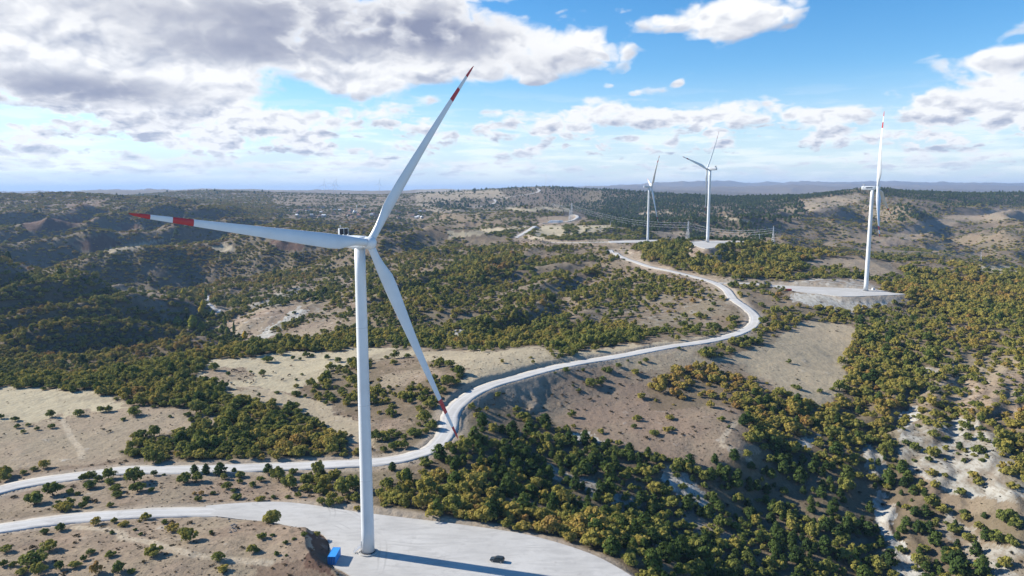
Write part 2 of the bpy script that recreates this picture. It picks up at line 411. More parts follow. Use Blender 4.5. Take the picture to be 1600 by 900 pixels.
zone([(270,500),(320,480),(340,490),(345,515),(400,532),(330,535),(290,520)], den=.6, tint=.3)
# the dense slope of the left hill
zone([(0,402),(100,424),(200,464),(300,524),(314,546),(120,592),(0,602)], den=.93, tint=.54, pine=.03, size=.9)
zone([(0,402),(60,410),(100,420),(90,428),(0,425)], den=.35, dark=.3)
# fields left of the tower
zone([(0,597),(130,590),(330,545),(560,528),(600,535),(560,548),(330,562),(306,590),(190,622),(130,610),(0,608)], den=1.0, tint=.5)
zone([(0,607),(100,607),(180,618),(205,632),(260,640),(340,654),(330,670),(210,688),(190,716),(120,722),(60,727),(0,737)], den=0, field=.25, scrub=.02)
zone([(0,607),(100,607),(180,619),(190,636),(150,640),(60,655),(0,660)], den=0, field=.85, scrub=0)
zone([(330,562),(450,551),(560,546),(640,546),(690,550),(560,562),(530,580),(480,598),(470,612),(400,606),(320,602),(306,592)], den=.01, field=.7, scrub=.02)
zone([(320,578),(380,572),(400,592),(330,600)], den=.02, field=.2, scrub=.2)
zone([(190,620),(306,592),(330,604),(400,618),(470,645),(545,690),(560,722),(400,724),(230,722),(195,704),(215,688),(335,664),(335,648),(260,638)], den=.97, tint=.46)
zone([(235,640),(330,640),(340,652),(300,662),(250,655)], den=.3, tint=.4)
zone([(335,607),(420,608),(480,620),(530,642),(570,664),(620,700),(545,690),(500,662),(440,632),(390,620)], den=.03, field=.45, scrub=.05)
zone([(470,606),(520,580),(560,566),(640,572),(735,556),(745,598),(690,628),(692,660),(660,700),(610,715),(580,690),(610,660),(560,650),(520,630)], den=.68, tint=.4, scrub=.2)
zone([(600,660),(650,655),(640,672),(600,685)], den=.05)
zone([(590,580),(680,576),(720,585),(650,600),(600,605)], den=.12)
zone([(620,546),(700,546),(800,545),(900,545),(1000,540),(1130,522),(1100,533),(1000,548),(900,565),(800,590),(742,606),(720,598),(735,575),(690,566)], den=.04, field=.55, scrub=.06)
zone([(850,545),(900,545),(905,560),(860,562)], den=.4, tint=.4)
# strip between the two roads and the knoll
zone([(0,790),(60,765),(150,748),(400,738),(650,732),(585,800),(470,786),(380,784),(200,792),(0,808)], den=.03, scrub=.3)
zone([(440,740),(560,738),(640,732),(590,795),(530,785),(470,755)], den=.6, tint=.45)
zone([(0,845),(120,825),(300,806),(400,815),(500,834),(515,850),(520,885),(550,902),(0,902)], den=.012, scrub=.22)
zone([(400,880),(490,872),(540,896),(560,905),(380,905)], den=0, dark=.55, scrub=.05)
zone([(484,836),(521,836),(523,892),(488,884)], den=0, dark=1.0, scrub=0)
# forest belt below the pad rim
zone([(585,800),(585,765),(650,733),(720,695),(745,650),(800,640),(850,645),(930,690),(1050,716),(1130,752),(1190,790),(1260,850),(1300,902),(990,902),(900,856),(800,829)], den=.82, tint=.38, pine=.40)
zone([(585,803),(585,772),(680,740),(760,745),(800,790),(900,815),(1000,852),(1080,902),(990,902),(900,858),(800,831)], den=.98, tint=.48, pine=.06)
zone([(740,650),(800,640),(830,650),(800,690),(720,700)], den=.6, tint=.4)
zone([(890,676),(945,690),(935,697),(885,688)], den=.05, clay=.9)
zone([(800,712),(880,728),(1000,785),(1005,803),(900,762),(820,735)], den=.42, clay=.8, pine=.6)
zone([(1025,722),(1060,730),(1110,775),(1120,810),(1070,790),(1040,755)], den=.22, clay=.85, pine=.6)
zone([(1060,770),(1110,810),(1160,850),(1110,850),(1070,815)], den=.4, clay=.4, pine=.6)
# brown slope
zone([(745,640),(770,612),(830,597),(1000,562),(1100,548),(1180,575),(1230,610),(1160,622),(1185,705),(1110,735),(1050,714),(960,688),(850,642),(790,638)], den=.02, scrub=.34, dark=.3)
zone([(960,560),(1100,540),(1160,560),(1060,580),(980,580)], den=.02, field=.4, scrub=.05)
zone([(1010,604),(1040,582),(1090,575),(1165,592),(1180,606),(1150,638),(1090,634),(1030,640)], den=.6, tint=.62)
zone([(1095,556),(1120,540),(1180,530),(1200,540),(1170,548),(1110,560)], den=.75, tint=.35)
zone([(1170,510),(1215,492),(1240,498),(1200,530)], den=.6, tint=.45)
zone([(1120,562),(1200,540),(1250,503),(1335,510),(1368,548),(1325,560),(1325,605),(1270,642),(1225,612),(1165,580)], den=0, field=.42, scrub=.02)
# right valley and hill
zone([(1165,596),(1225,612),(1275,640),(1330,606),(1322,565),(1345,508),(1420,490),(1480,520),(1470,560),(1430,610),(1400,640),(1390,700),(1420,740),(1470,790),(1600,850),(1600,905),(1260,905),(1180,800),(1130,752),(1180,705),(1150,640)], den=.83, tint=.48, pine=.06)
zone([(1100,735),(1200,700),(1300,740),(1370,740),(1470,790),(1600,860),(1600,905),(1250,905),(1190,800)], den=.78, tint=.36, pine=.55)
zone([(1240,690),(1290,680),(1280,700),(1250,705)], den=.2, clay=.5)
zone([(1362,762),(1392,785),(1402,835),(1440,880),(1470,905),(1378,905),(1386,850),(1368,800)], den=.06, clay=.8)
zone([(1350,690),(1372,700),(1378,760),(1355,745)], den=.35, clay=.8)
zone([(1470,790),(1540,850),(1600,880),(1600,900),(1520,880),(1470,830)], den=.4, clay=.5, pine=.5)
zone([(1400,655),(1440,600),(1520,555),(1600,540),(1600,800),(1540,775),(1470,765),(1410,725)], den=.38, tint=.42, scrub=.35, clay=.12)
zone([(1470,600),(1560,560),(1600,560),(1600,660),(1540,645),(1480,625)], den=.28, tint=.35, scrub=.35, dark=.2)
zone([(1395,705),(1420,650),(1440,665),(1500,650),(1560,690),(1595,720),(1600,800),(1540,775),(1470,765),(1420,738)], den=.38, clay=.66, tint=.4)
zone([(1410,640),(1432,630),(1440,650),(1415,668)], den=.1, clay=.9)
zone([(1560,690),(1600,680),(1600,770),(1570,760)], den=.75, tint=.55)
zone([(1500,645),(1600,640),(1600,700),(1560,690)], den=.6, tint=.6)
zone([(1430,575),(1480,570),(1470,585),(1440,590)], den=.15, clay=.6)
zone([(1185,500),(1240,475),(1300,487),(1400,490),(1420,462),(1600,475),(1600,545),(1500,562),(1430,550),(1345,508),(1250,500)], den=.45, tint=.5, scrub=.3)
zone([(1400,462),(1400,425),(1420,410),(1600,440),(1600,500),(1500,498),(1440,490)], den=.9, tint=.58)
zone([(1500,412),(1560,416),(1600,422),(1600,430),(1540,424)], den=.04, field=.8)
zone([(1370,400),(1440,410),(1540,422),(1600,430),(1600,442),(1480,425),(1400,418)], den=.35, tint=.35)
zone([(1180,478),(1240,472),(1300,486),(1330,500),(1250,498),(1200,500)], den=.55, tint=.5)
zone([(1235,458),(1277,460),(1315,464),(1395,462),(1400,470),(1330,490),(1290,482),(1240,470)], den=.02, clay=.9, scrub=.05)
zone([(1195,442),(1235,436),(1350,436),(1380,450),(1360,452),(1210,446)], den=.02, clay=.5, scrub=.1)
zone([(1180,395),(1260,392),(1395,405),(1420,440),(1380,448),(1350,436),(1235,436),(1180,436)], den=.5, tint=.45)
zone([(1255,404),(1330,402),(1395,410),(1405,426),(1360,432),(1340,420),(1270,414)], den=.05, field=.25, scrub=.1)
zone([(965,392),(1000,382),(1090,384),(1180,380),(1290,396),(1260,408),(1235,434),(1180,436),(1120,433),(1040,408),(990,402)], den=.9, tint=.54)
zone([(955,390),(985,384),(1000,395),(1005,410),(1120,434),(1200,438),(1200,444),(1130,442),(1040,420),(980,403)], den=.05, clay=.2, dark=.15, scrub=.1)
zone([(1078,388),(1120,387),(1125,394),(1095,400),(1076,397)], den=.0, dark=.6)

zone([(800,371),(812,366),(832,352),(842,352),(822,366),(815,373),(1000,374),(1000,383),(900,384.5),(820,383.5),(798,378)], den=.10, tint=.35, size=.6)
zone([(840,340),(905,332),(915,340),(905,352),(842,353)], den=.08, size=.5)
zone([(945,391),(962,395),(980,404),(1000,411),(1037,420),(1075,429),(1112,439),(1133,451),(1146,467),(1168,484),(1160,492),(1130,472),(1115,455),(1070,442),(1030,431),(990,419),(950,399)], den=.12, size=.8)
def lookup(name, X, Y, Z, jit=1.0):
    px, py = project(X, Y, Z)
    w = 900.0 / np.maximum(Y, 250)
    px = px + jit * 9 * np.sqrt(w) * fbm(X / 22, Y / 22, 3, 51); py = py + jit * 4.5 * np.sqrt(w) * fbm(X / 22, Y / 22, 3, 77)
    px = px + jit * 5 * w * fbm(X / 5, Y / 5, 3, 151); py = py + jit * 2.6 * w * fbm(X / 5, Y / 5, 3, 177)
    ix = np.clip(px - X0, 0, WW - 1).astype(int); iy = np.clip(py - Y0, 0, HH - 1).astype(int)
    if isinstance(name, str): return LAY[name][iy, ix]
    return [LAY[n][iy, ix] for n in name]

# ------------------------------------------------------------------ node helpers
def newmat(name):
    m = bpy.data.materials.new(name); m.use_nodes = True
    nt = m.node_tree; nt.nodes.clear()
    return m, nt
class NB:
    def __init__(s, nt): s.nt = nt
    def n(s, t, **kw):
        x = s.nt.nodes.new(t)
        for k, v in kw.items(): setattr(x, k, v)
        return x
    def l(s, a, b): s.nt.links.new(a, b)
    def put(s, sock, v):
        if isinstance(v, bpy.types.NodeSocket): s.l(v, sock)
        elif isinstance(v, (tuple, list)) and sock.type == 'RGBA' and len(v) == 3: sock.default_value = (*v, 1)
        else: sock.default_value = v
    def math(s, op, a, b=0.0, c=None, clamp=False):
        x = s.n('ShaderNodeMath', operation=op, use_clamp=clamp)
        s.put(x.inputs[0], a); s.put(x.inputs[1], b)
        if c is not None: s.put(x.inputs[2], c)
        return x.outputs[0]
    def vmath(s, op, a, b=None, sc=None):
        x = s.n('ShaderNodeVectorMath', operation=op); s.put(x.inputs[0], a)
        if b is not None: s.put(x.inputs[1], b)
        if sc is not None: s.put(x.inputs['Scale'], sc)
        return x.outputs['Value'] if op in ('LENGTH', 'DOT_PRODUCT', 'DISTANCE') else x.outputs[0]
    def noise(s, vec, scale, detail=4, rough=.5, dist=0.0, w=None):
        x = s.n('ShaderNodeTexNoise')
        if w is not None:
            x.noise_dimensions = '4D'; x.inputs['W'].default_value = w
        if vec is not None: s.put(x.inputs['Vector'], vec)
        x.inputs['Scale'].default_value = scale; x.inputs['Detail'].default_value = detail; x.inputs['Roughness'].default_value = rough; x.inputs['Distortion'].default_value = dist
        return x.outputs['Fac']
    def noise2(s, vec, scale, detail, rough, seed):
        x = s.n('ShaderNodeTexNoise', noise_dimensions='2D'); s.put(x.inputs['Vector'], s.vmath('ADD', vec, (seed, seed * 1.7, 0)))
        x.inputs['Scale'].default_value = scale; x.inputs['Detail'].default_value = detail; x.inputs['Roughness'].default_value = rough
        return x.outputs['Fac']
    def mix(s, f, a, b, mode='MIX'):
        x = s.n('ShaderNodeMix', data_type='RGBA', blend_type=mode)
        s.put(x.inputs[0], f); s.put(x.inputs[6], a); s.put(x.inputs[7], b)
        return x.outputs[2]
    def rng(s, v, a, b, c=0.0, d=1.0, smooth=False):
        x = s.n('ShaderNodeMapRange'); x.clamp = True
        if smooth: x.interpolation_type = 'SMOOTHSTEP'
        s.put(x.inputs[0], v)
        for i, q in enumerate((a, b, c, d)): s.put(x.inputs[i + 1], q)
        return x.outputs[0]
    def ramp(s, f, stops):
        x = s.n('ShaderNodeValToRGB'); e = x.color_ramp.elements
        while len(e) < len(stops): e.new(.5)
        for k, (p, c) in zip(e, stops): k.position = p; k.color = (*c, 1)
        s.put(x.inputs[0], f); return x.outputs[0]
    def sep(s, v):
        x = s.n('ShaderNodeSeparateXYZ'); s.put(x.inputs[0], v); return x.outputs
    def comb(s, a, b, c):
        x = s.n('ShaderNodeCombineXYZ')
        for i, q in enumerate((a, b, c)): s.put(x.inputs[i], q)
        return x.outputs[0]
    def attr(s, name, typ='GEOMETRY'):
        return s.n('ShaderNodeAttribute', attribute_name=name, attribute_type=typ)
    def out(s, sh): s.l(sh, s.n('ShaderNodeOutputMaterial').inputs[0])
    def bsdf(s, col, rough=.8, metal=0.0, normal=None, spec=.3):
        x = s.n('ShaderNodeBsdfPrincipled'); s.put(x.inputs['Base Color'], col); s.put(x.inputs['Roughness'], rough); s.put(x.inputs['Metallic'], metal)
        x.inputs['Specular IOR Level'].default_value = spec
        if normal is not None: s.l(normal, x.inputs['Normal'])
        return x.outputs[0]
    def bump(s, h, strength=.5, dist=1.0):
        x = s.n('ShaderNodeBump'); x.inputs['Strength'].default_value = strength; x.inputs['Distance'].default_value = dist
        s.l(h, x.inputs['Height']); return x.outputs[0]

def simple(name, col, rough=.6, metal=0.0, var=.12, scale=1.5, spec=.3):
    m, nt = newmat(name); b = NB(nt)
    pos = b.n('ShaderNodeTexCoord').outputs['Object']
    f = b.rng(b.noise(pos, scale, 5, .6), .3, .7)
    c = b.mix(f, tuple(x * (1 - var) for x in col), tuple(min(1, x * (1 + var)) for x in col))
    b.out(b.bsdf(c, rough, metal, spec=spec)); return m

# ------------------------------------------------------------------ materials
def ground_material():
    m, nt = newmat('dry_hill_ground'); b = NB(nt)
    pos = b.n('ShaderNodeNewGeometry').outputs['Position']
    ga = b.attr('cover'); gb = b.attr('works')
    r, g, k = b.sep(ga.outputs['Vector']); w1, w2, w3 = b.sep(gb.outputs['Vector'])
    n1 = b.noise(pos, .02, 6, .6); n2 = b.noise(pos, .12, 6, .62); n3 = b.noise(pos, .9, 5, .65); n4 = b.noise(pos, .0035, 5, .55)
    tuft = b.noise(pos, .55, 3, .7)
    soil = b.mix(b.rng(n2, .35, .65), (.200, .148, .106), (.315, .240, .172))
    soil = b.mix(b.rng(n1, .42, .62), soil, (.265, .222, .155))
    soil = b.mix(b.math('MULTIPLY', b.rng(b.math('ADD', b.math('MULTIPLY', tuft, .6), b.math('MULTIPLY', b.noise(pos, 1.7, 3, .7), .4)), .52, .60), .72), soil, (.095, .078, .055))
    soil = b.mix(b.rng(n4, .4, .65), soil, b.mix(.5, soil, (.20, .15, .12)))
    stripe = b.noise(b.vmath('MULTIPLY', pos, (.9, .16, .2)), 1.0, 4, .6)
    fieldc = b.mix(b.rng(n2, .3, .7), (.385, .330, .225), (.315, .262, .178))
    fieldc = b.mix(b.rng(stripe, .35, .7), fieldc, (.435, .385, .27))
    fieldc = b.mix(b.math('MULTIPLY', b.rng(n1, .5, .65), .6), fieldc, (.235, .195, .14))
    fieldc = b.mix(b.math('MULTIPLY', b.rng(n3, .55, .7), .35), fieldc, (.16, .135, .09))
    clayc = b.mix(b.rng(n2, .35, .65), (.29, .28, .25), (.44, .43, .395))
    rill = b.noise(b.vmath('MULTIPLY', pos, (.5, .12, .25)), 1.0, 5, .65)
    clayc = b.mix(b.math('MULTIPLY', b.rng(rill, .50, .60), .8), clayc, (.235, .205, .17))
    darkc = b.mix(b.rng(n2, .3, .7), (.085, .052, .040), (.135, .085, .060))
    c = b.mix(b.rng(b.math('ADD', r, b.math('MULTIPLY', b.math('SUBTRACT', n3, .5), .5)), .1, .7), soil, fieldc)
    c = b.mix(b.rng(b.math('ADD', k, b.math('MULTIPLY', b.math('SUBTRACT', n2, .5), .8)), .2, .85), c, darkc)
    c = b.mix(b.rng(b.math('ADD', g, b.math('MULTIPLY', b.math('SUBTRACT', n2, .5), 2.0)), .25, .75), c, clayc)
    litter = b.mix(b.rng(n3, .3, .7), (.060, .048, .026), (.11, .09, .052))
    c = b.mix(b.math('MULTIPLY', w1, .8), c, litter)
    cutc = b.mix(b.rng(n3, .3, .7), (.26, .215, .165), (.36, .31, .25))
    c = b.mix(b.math('MULTIPLY', w2, .75), c, cutc)
    trackc = b.mix(b.rng(n3, .3, .7), (.33, .275, .20), (.40, .34, .26))
    c = b.mix(b.math('MULTIPLY', w3, b.rng(n3, .2, .55)), c, trackc)
    h = b.math('ADD', b.math('MULTIPLY', tuft, .5), b.math('MULTIPLY', n2, 2.2))
    b.out(b.bsdf(c, .95, normal=b.bump(h, .55, 1.0), spec=.1)); return m

def gravel_material(name, base=.50):
    m, nt = newmat(name); b = NB(nt)
    pos = b.n('ShaderNodeNewGeometry').outputs['Position']
    uv = b.n('ShaderNodeAttribute', attribute_name='lane').outputs['Vector']
    n1 = b.noise(pos, .045, 6, .6); n2 = b.noise(pos, .5, 6, .7); n3 = b.noise(b.vmath('MULTIPLY', pos, (.11, .42, 1)), 1.0, 5, .6, .6)
    c = b.mix(b.rng(n1, .35, .65), (base * .91, base * .885, base * .84), (base * 1.09, base * 1.065, base * 1.02))
    c = b.mix(b.math('MULTIPLY', b.rng(n3, .46, .66), .75), c, (base * .80, base * .78, base * .75))
    c = b.mix(b.math('MULTIPLY', b.rng(n2, .55, .75), .5), c, (base * .72, base * .70, base * .67))
    x, y, z = b.sep(uv)
    e = b.math('ADD', x, b.math('MULTIPLY', b.math('SUBTRACT', n2, .5), .35))
    c = b.mix(b.math('MULTIPLY', b.rng(e, .62, 1.0), .8), c, (base * .66, base * .61, base * .54))     # dusty verge
    lane = b.math('ABSOLUTE', b.math('SUBTRACT', b.math('ABSOLUTE', x), .40))
    c = b.mix(b.math('MULTIPLY', b.rng(lane, .16, .03), .5), c, (base * 1.2, base * 1.19, base * 1.17))
    for cx_, cy_, rr_, sd_ in ((-30, 262, 46, 1.), (10, 160, 68, 2.), (-95, 205, 62, 3.)):     # turning tyre marks
        q = b.vmath('SUBTRACT', pos, (cx_, cy_, 0)); q = b.vmath('MULTIPLY', q, (1, 1, 0))
        ln = b.math('ADD', b.vmath('LENGTH', q), b.math('MULTIPLY', b.noise(pos, .03, 2, .5, w=sd_), 14))
        ring = b.math('ABSOLUTE', b.math('SUBTRACT', b.math('ABSOLUTE', b.math('SUBTRACT', ln, rr_)), 1.0))
        c = b.mix(b.math('MULTIPLY', b.rng(ring, .38, .16), b.rng(n1, .45, .6, 0, .5)), c, (base * .66, base * .645, base * .62))
    sp = b.noise(pos, .16, 5, .7)
    c = b.mix(b.math('MULTIPLY', b.rng(sp, .60, .68), .55), c, (base * .70, base * .675, base * .64))
    b.out(b.bsdf(c, .95, normal=b.bump(n2, .25, .3), spec=.1)); return m

def leaf_material(name, stops):
    m, nt = newmat(name); b = NB(nt)
    t = b.attr('tint', 'INSTANCER').outputs['Fac']
    lv = b.attr('leaf').outputs['Fac']
    pos = b.n('ShaderNodeTexCoord').outputs['Object']
    t2 = b.math('ADD', t, b.math('MULTIPLY', b.math('SUBTRACT', lv, .5), .26), clamp=True)
    c = b.ramp(t2, stops)
    hv = b.n('ShaderNodeHueSaturation'); b.l(c, hv.inputs['Color'])
    b.l(b.rng(lv, 0, 1, .72, 1.3), hv.inputs['Value'])
    d = b.n('ShaderNodeBsdfDiffuse'); b.l(hv.outputs[0], d.inputs[0])
    tr = b.n('ShaderNodeBsdfTranslucent'); b.l(hv.outputs[0], tr.inputs[0])
    x = b.n('ShaderNodeMixShader'); x.inputs[0].default_value = .32; b.l(d.outputs[0], x.inputs[1]); b.l(tr.outputs[0], x.inputs[2])
    b.out(x.outputs[0]); return m

M_ground = ground_material()
M_road = gravel_material('white_gravel', .48)
M_pad = gravel_material('pad_gravel', .44)
M_oak = leaf_material('oak_leaves', [(0, (.074, .102, .032)), (.25, (.138, .165, .044)), (.45, (.232, .228, .060)), (.65, (.312, .268, .068)), (.82, (.352, .272, .074)), (1, (.35, .21, .075))])
M_pine = leaf_material('pine_needles', [(0, (.040, .066, .024)), (.3, (.070, .108, .032)), (.6, (.110, .150, .040)), (1, (.18, .19, .05))])
M_pop = leaf_material('poplar_leaves', [(0, (.07, .10, .03)), (.4, (.18, .22, .05)), (.7, (.36, .36, .07)), (1, (.55, .38, .05))])
M_scrub = leaf_material('dry_scrub_leaves', [(0, (.028, .032, .016)), (.5, (.060, .052, .030)), (1, (.11, .08, .05))])
M_bark = simple('bark', (.09, .065, .045), .95, scale=4)
M_white = simple('white_turbine_paint', (.62, .645, .67), .38, var=.07, scale=.12, spec=.5)
M_red = simple('red_marking_paint', (.42, .018, .022), .4, var=.1, spec=.5)
M_dark = simple('dark_grille', (.03, .032, .038), .6)
M_seam = simple('grey_joint', (.52, .54, .56), .6)
M_conc = simple('concrete', (.40, .39, .37), .9, scale=.8)
M_steel = simple('galvanised_steel', (.55, .57, .60), .45, .5)
M_blue = simple('blue_container_paint', (.035, .26, .66), .45, var=.12)
M_bluedoor = simple('blue_door_paint', (.030, .22, .58), .45, var=.15)
M_redbox = simple('red_container_paint', (.50, .05, .03), .5, var=.15)
M_car = simple('dark_green_car_paint', (.035, .048, .052), .25, .3, spec=.6)
M_glass = simple('dark_glass', (.012, .016, .022), .08, spec=.8)
M_rub = simple('tyre_rubber', (.02, .02, .02), .9)
M_rim = simple('alloy_rim', (.5, .5, .52), .35, .8)
M_lamp = simple('headlamp_glass', (.75, .76, .78), .2)
M_tail = simple('tail_lamp', (.35, .02, .02), .3)
M_wall = simple('pale_render', (.36, .34, .31), .9)
M_wall2 = simple('ochre_render', (.30, .24, .19), .9)
M_roof = simple('clay_roof_tiles', (.20, .11, .085), .85, var=.2)
M_metalroof = simple('white_sheet_roof', (.72, .73, .74), .5)
M_rock = simple('grey_rock', (.17, .16, .15), .95, var=.3)
M_cow = simple('dark_hide', (.035, .026, .020), .9)
M_cow2 = simple('brown_hide', (.11, .06, .035), .9)

# ------------------------------------------------------------------ mesh helpers
def link(o, parent=None):
    COL.objects.link(o)
    if parent is not None: o.parent = parent
    return o
def from_arrays(name, V, Fq, mats=(), smooth=False, midx=None):
    V = np.asarray(V, np.float32); Fq = np.asarray(Fq, np.int32)
    me = bpy.data.meshes.new(name); k = Fq.shape[1]
    me.vertices.add(len(V)); me.vertices.foreach_set('co', V.ravel())
    me.loops.add(Fq.size); me.loops.foreach_set('vertex_index', Fq.ravel())
    me.polygons.add(len(Fq)); me.polygons.foreach_set('loop_start', np.arange(0, Fq.size, k, dtype=np.int32))
    if midx is not None: me.polygons.foreach_set('material_index', np.asarray(midx, np.int32))
    me.update(calc_edges=True)
    if smooth: me.polygons.foreach_set('use_smooth', np.ones(len(Fq), bool))
    for m in mats: me.materials.append(m)
    me.validate()
    return me
def from_bm(name, bm, mats, smooth=False):
    me = bpy.data.meshes.new(name); bmesh.ops.recalc_face_normals(bm, faces=bm.faces); bm.to_mesh(me); bm.free()
    for m in (mats if isinstance(mats, (list, tuple)) else [mats]): me.materials.append(m)
    if smooth: me.polygons.foreach_set('use_smooth', np.ones(len(me.polygons), bool))
    return me
def obj(name, me, parent=None, **props):
    o = bpy.data.objects.new(name, me); link(o, parent)
    for k, v in props.items():
        if v is not None: o[k] = v
    return o
def thing(name, label, cat, loc=(0, 0, 0), rz=0.0, group=None, me=None):
    o = bpy.data.objects.new(name, me); link(o); o.location = loc; o.rotation_euler = (0, 0, rz)
    o['label'] = label; o['category'] = cat
    if group: o['group'] = group
    return o
def copy_thing(root, loc, rz, label, group=None, scale=None):
    r = root.copy(); COL.objects.link(r); r.location = loc; r.rotation_euler = (0, 0, rz); r['label'] = label
    if scale is not None: r.scale = scale
    if group: r['group'] = group
    elif 'group' in r: del r['group']
    for ch in list(root.children):
        c = ch.copy(); COL.objects.link(c); c.parent = r
        for g in ch.children:
            d = g.copy(); COL.objects.link(d); d.parent = c
    return r
def bm_box(bm, c, s, bevel=0.0, mi=0, rot=None):
    r = bmesh.ops.create_cube(bm, size=1.0)
    vs = r['verts']
    M = Matrix.Translation(c) @ (rot.to_4x4() if rot is not None else Matrix.Identity(4)) @ Matrix.Diagonal((*s, 1))
    bmesh.ops.transform(bm, matrix=M, verts=vs)
    fs = list({f for v in vs for f in v.link_faces})
    if bevel > 0:
        es = list({e for v in vs for e in v.link_edges})
        q = bmesh.ops.bevel(bm, geom=es, offset=bevel, segments=3, affect='EDGES', profile=.5)
        fs = list({f for f in bm.faces if f.is_valid and f.material_index == 0 and f in set(q['faces'])} | {f for f in fs if f.is_valid})
    for f in fs:
        if f.is_valid: f.material_index = mi
def bm_tube(bm, a, b, r0, r1=None, n=10, mi=0, cap=True):
    a = Vector(a); b = Vector(b); r1 = r0 if r1 is None else r1
    d = (b - a).normalized(); q = d.to_track_quat('Z', 'Y')
    A = [bm.verts.new(a + q @ Vector((r0 * math.cos(2 * math.pi * i / n), r0 * math.sin(2 * math.pi * i / n), 0))) for i in range(n)]
    B = [bm.verts.new(b + q @ Vector((r1 * math.cos(2 * math.pi * i / n), r1 * math.sin(2 * math.pi * i / n), 0))) for i in range(n)]
    for i in range(n):
        f = bm.faces.new((A[i], A[(i + 1) % n], B[(i + 1) % n], B[i])); f.material_index = mi
    if cap:
        bm.faces.new(A[::-1]).material_index = mi; bm.faces.new(B).material_index = mi
def bm_loft(bm, rings, mi=None, cap=True):
    V = [[bm.verts.new(p) for p in r] for r in rings]
    n = len(V[0])
    for k in range(len(V) - 1):
        for i in range(n):
            f = bm.faces.new((V[k][i], V[k][(i + 1) % n], V[k + 1][(i + 1) % n], V[k + 1][i]))
            if mi: f.material_index = mi(k)
    if cap:
        f = bm.faces.new(V[0][::-1]); f2 = bm.faces.new(V[-1])
        if mi: f.material_index = mi(0); f2.material_index = mi(len(V) - 2)

# ------------------------------------------------------------------ ground mesh
def build_ground():
    V = np.stack([TX, TY, TZ], -1).reshape(-1, 3)
    i = np.arange(NV - 1)[:, None] * NU + np.arange(NU - 1)[None, :]
    Fq = np.stack([i, i + 1, i + NU + 1, i + NU], -1).reshape(-1, 4)
    me = from_arrays('ground', V, Fq, [M_ground], smooth=True)
    X, Y, Z = V.T
    den, field, clay, dark = lookup(['den', 'field', 'clay', 'dark'], X, Y, Z)
    # worn wheel tracks across the fields
    px, py = project(X, Y, Z)
    track = np.zeros(len(X))
    for line, wd in ([[(96,655),(104,668),(112,685),(124,700),(128,716)], 4.0], [[(118,824),(150,826),(186,832),(196,842),(230,846),(262,856),(300,866),(340,872),(420,880)], 4.5],
                     [[(322,602),(350,601),(390,606),(420,610)], 2.5], [[(1172,720),(1140,700),(1128,690),(1150,660)], 4]):
        P = [drop(*p) for p in line]; C = catmull(P, 1.5)
        for x, y, z in C:
            rad = wd
            u0 = x / y
            sl = window(x, y, rad + 2)
            ii = (np.arange(NV)[sl[0]][:, None] * NU + np.arange(NU)[sl[1]][None, :]).ravel()
            d = np.hypot(X[ii] - x, Y[ii] - y); track[ii] = np.maximum(track[ii], 1 - sstep(wd * .25, wd * .5, d))
    dr = d_road.ravel(); dp = d_pad.ravel(); cf = cutfill.ravel()
    works = np.maximum(1 - sstep(1.5, 6, np.minimum(dr, dp)), sstep(.5, 1.5, cf) * (Y < 2500))
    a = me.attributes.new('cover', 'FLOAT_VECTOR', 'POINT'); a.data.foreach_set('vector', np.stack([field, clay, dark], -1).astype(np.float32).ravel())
    a = me.attributes.new('works', 'FLOAT_VECTOR', 'POINT'); a.data.foreach_set('vector', np.stack([den * (1 - works) * (den > .3), works * (1 - dark), track], -1).astype(np.float32).ravel())
    obj('ground', me, kind='structure')
build_ground()

def build_road(name, label, w, C):
    n = len(C); T = np.gradient(C[:, :2], axis=0); T /= np.linalg.norm(T, axis=1)[:, None]
    N = np.stack([-T[:, 1], T[:, 0]], -1)
    k = np.cumsum(np.r_[0, np.hypot(*np.diff(C[:, :2], axis=0).T)])
    offs = np.array([-1.0, -1.0, -.62, -.25, .25, .62, 1.0, 1.0]); dz = np.array([-.7, .0, .05, .09, .09, .05, 0, -.7])
    V = []; lane = []
    for j, (o, z) in enumerate(zip(offs, dz)):
        ww = w / 2 * (1 + .17 * fbm(k / 5 + j * 3, k * 0 + 7.0 * (1 if o > 0 else 2), 3, 61)) if abs(o) == 1 else w / 2
        V.append(np.concatenate([C[:, :2] + N * (o * ww)[:, None] if np.ndim(ww) else C[:, :2] + N * o * ww, (C[:, 2] + z)[:, None]], 1))
        lane.append(np.stack([np.full(n, o), k, np.zeros(n)], -1))
    V = np.stack(V, 1); lane = np.stack(lane, 1); m = len(offs)
    i = np.arange(n - 1)[:, None] * m + np.arange(m - 1)[None, :]
    Fq = np.stack([i, i + m, i + m + 1, i + 1], -1).reshape(-1, 4)
    me = from_arrays(name, V.reshape(-1, 3), Fq, [M_road], smooth=False)
    a = me.attributes.new('lane', 'FLOAT_VECTOR', 'POINT'); a.data.foreach_set('vector', lane.astype(np.float32).ravel())
    obj(name, me, kind='structure')
for rd in road_data: build_road(*rd)
for k, (name, label, z, C) in enumerate(pad_data):
    bm = bmesh.new()
    top = [bm.verts.new((x, y, z + (.05 + .02 * k))) for x, y, _ in C]
    f = bm.faces.new(top)
    ex = bmesh.ops.extrude_edge_only(bm, edges=list(f.edges))
    for v in [g for g in ex['geom'] if isinstance(g, bmesh.types.BMVert)]: v.co.z -= .8
    bmesh.ops.triangulate(bm, faces=[f])
    obj(name, from_bm(name, bm, M_pad), kind='structure')

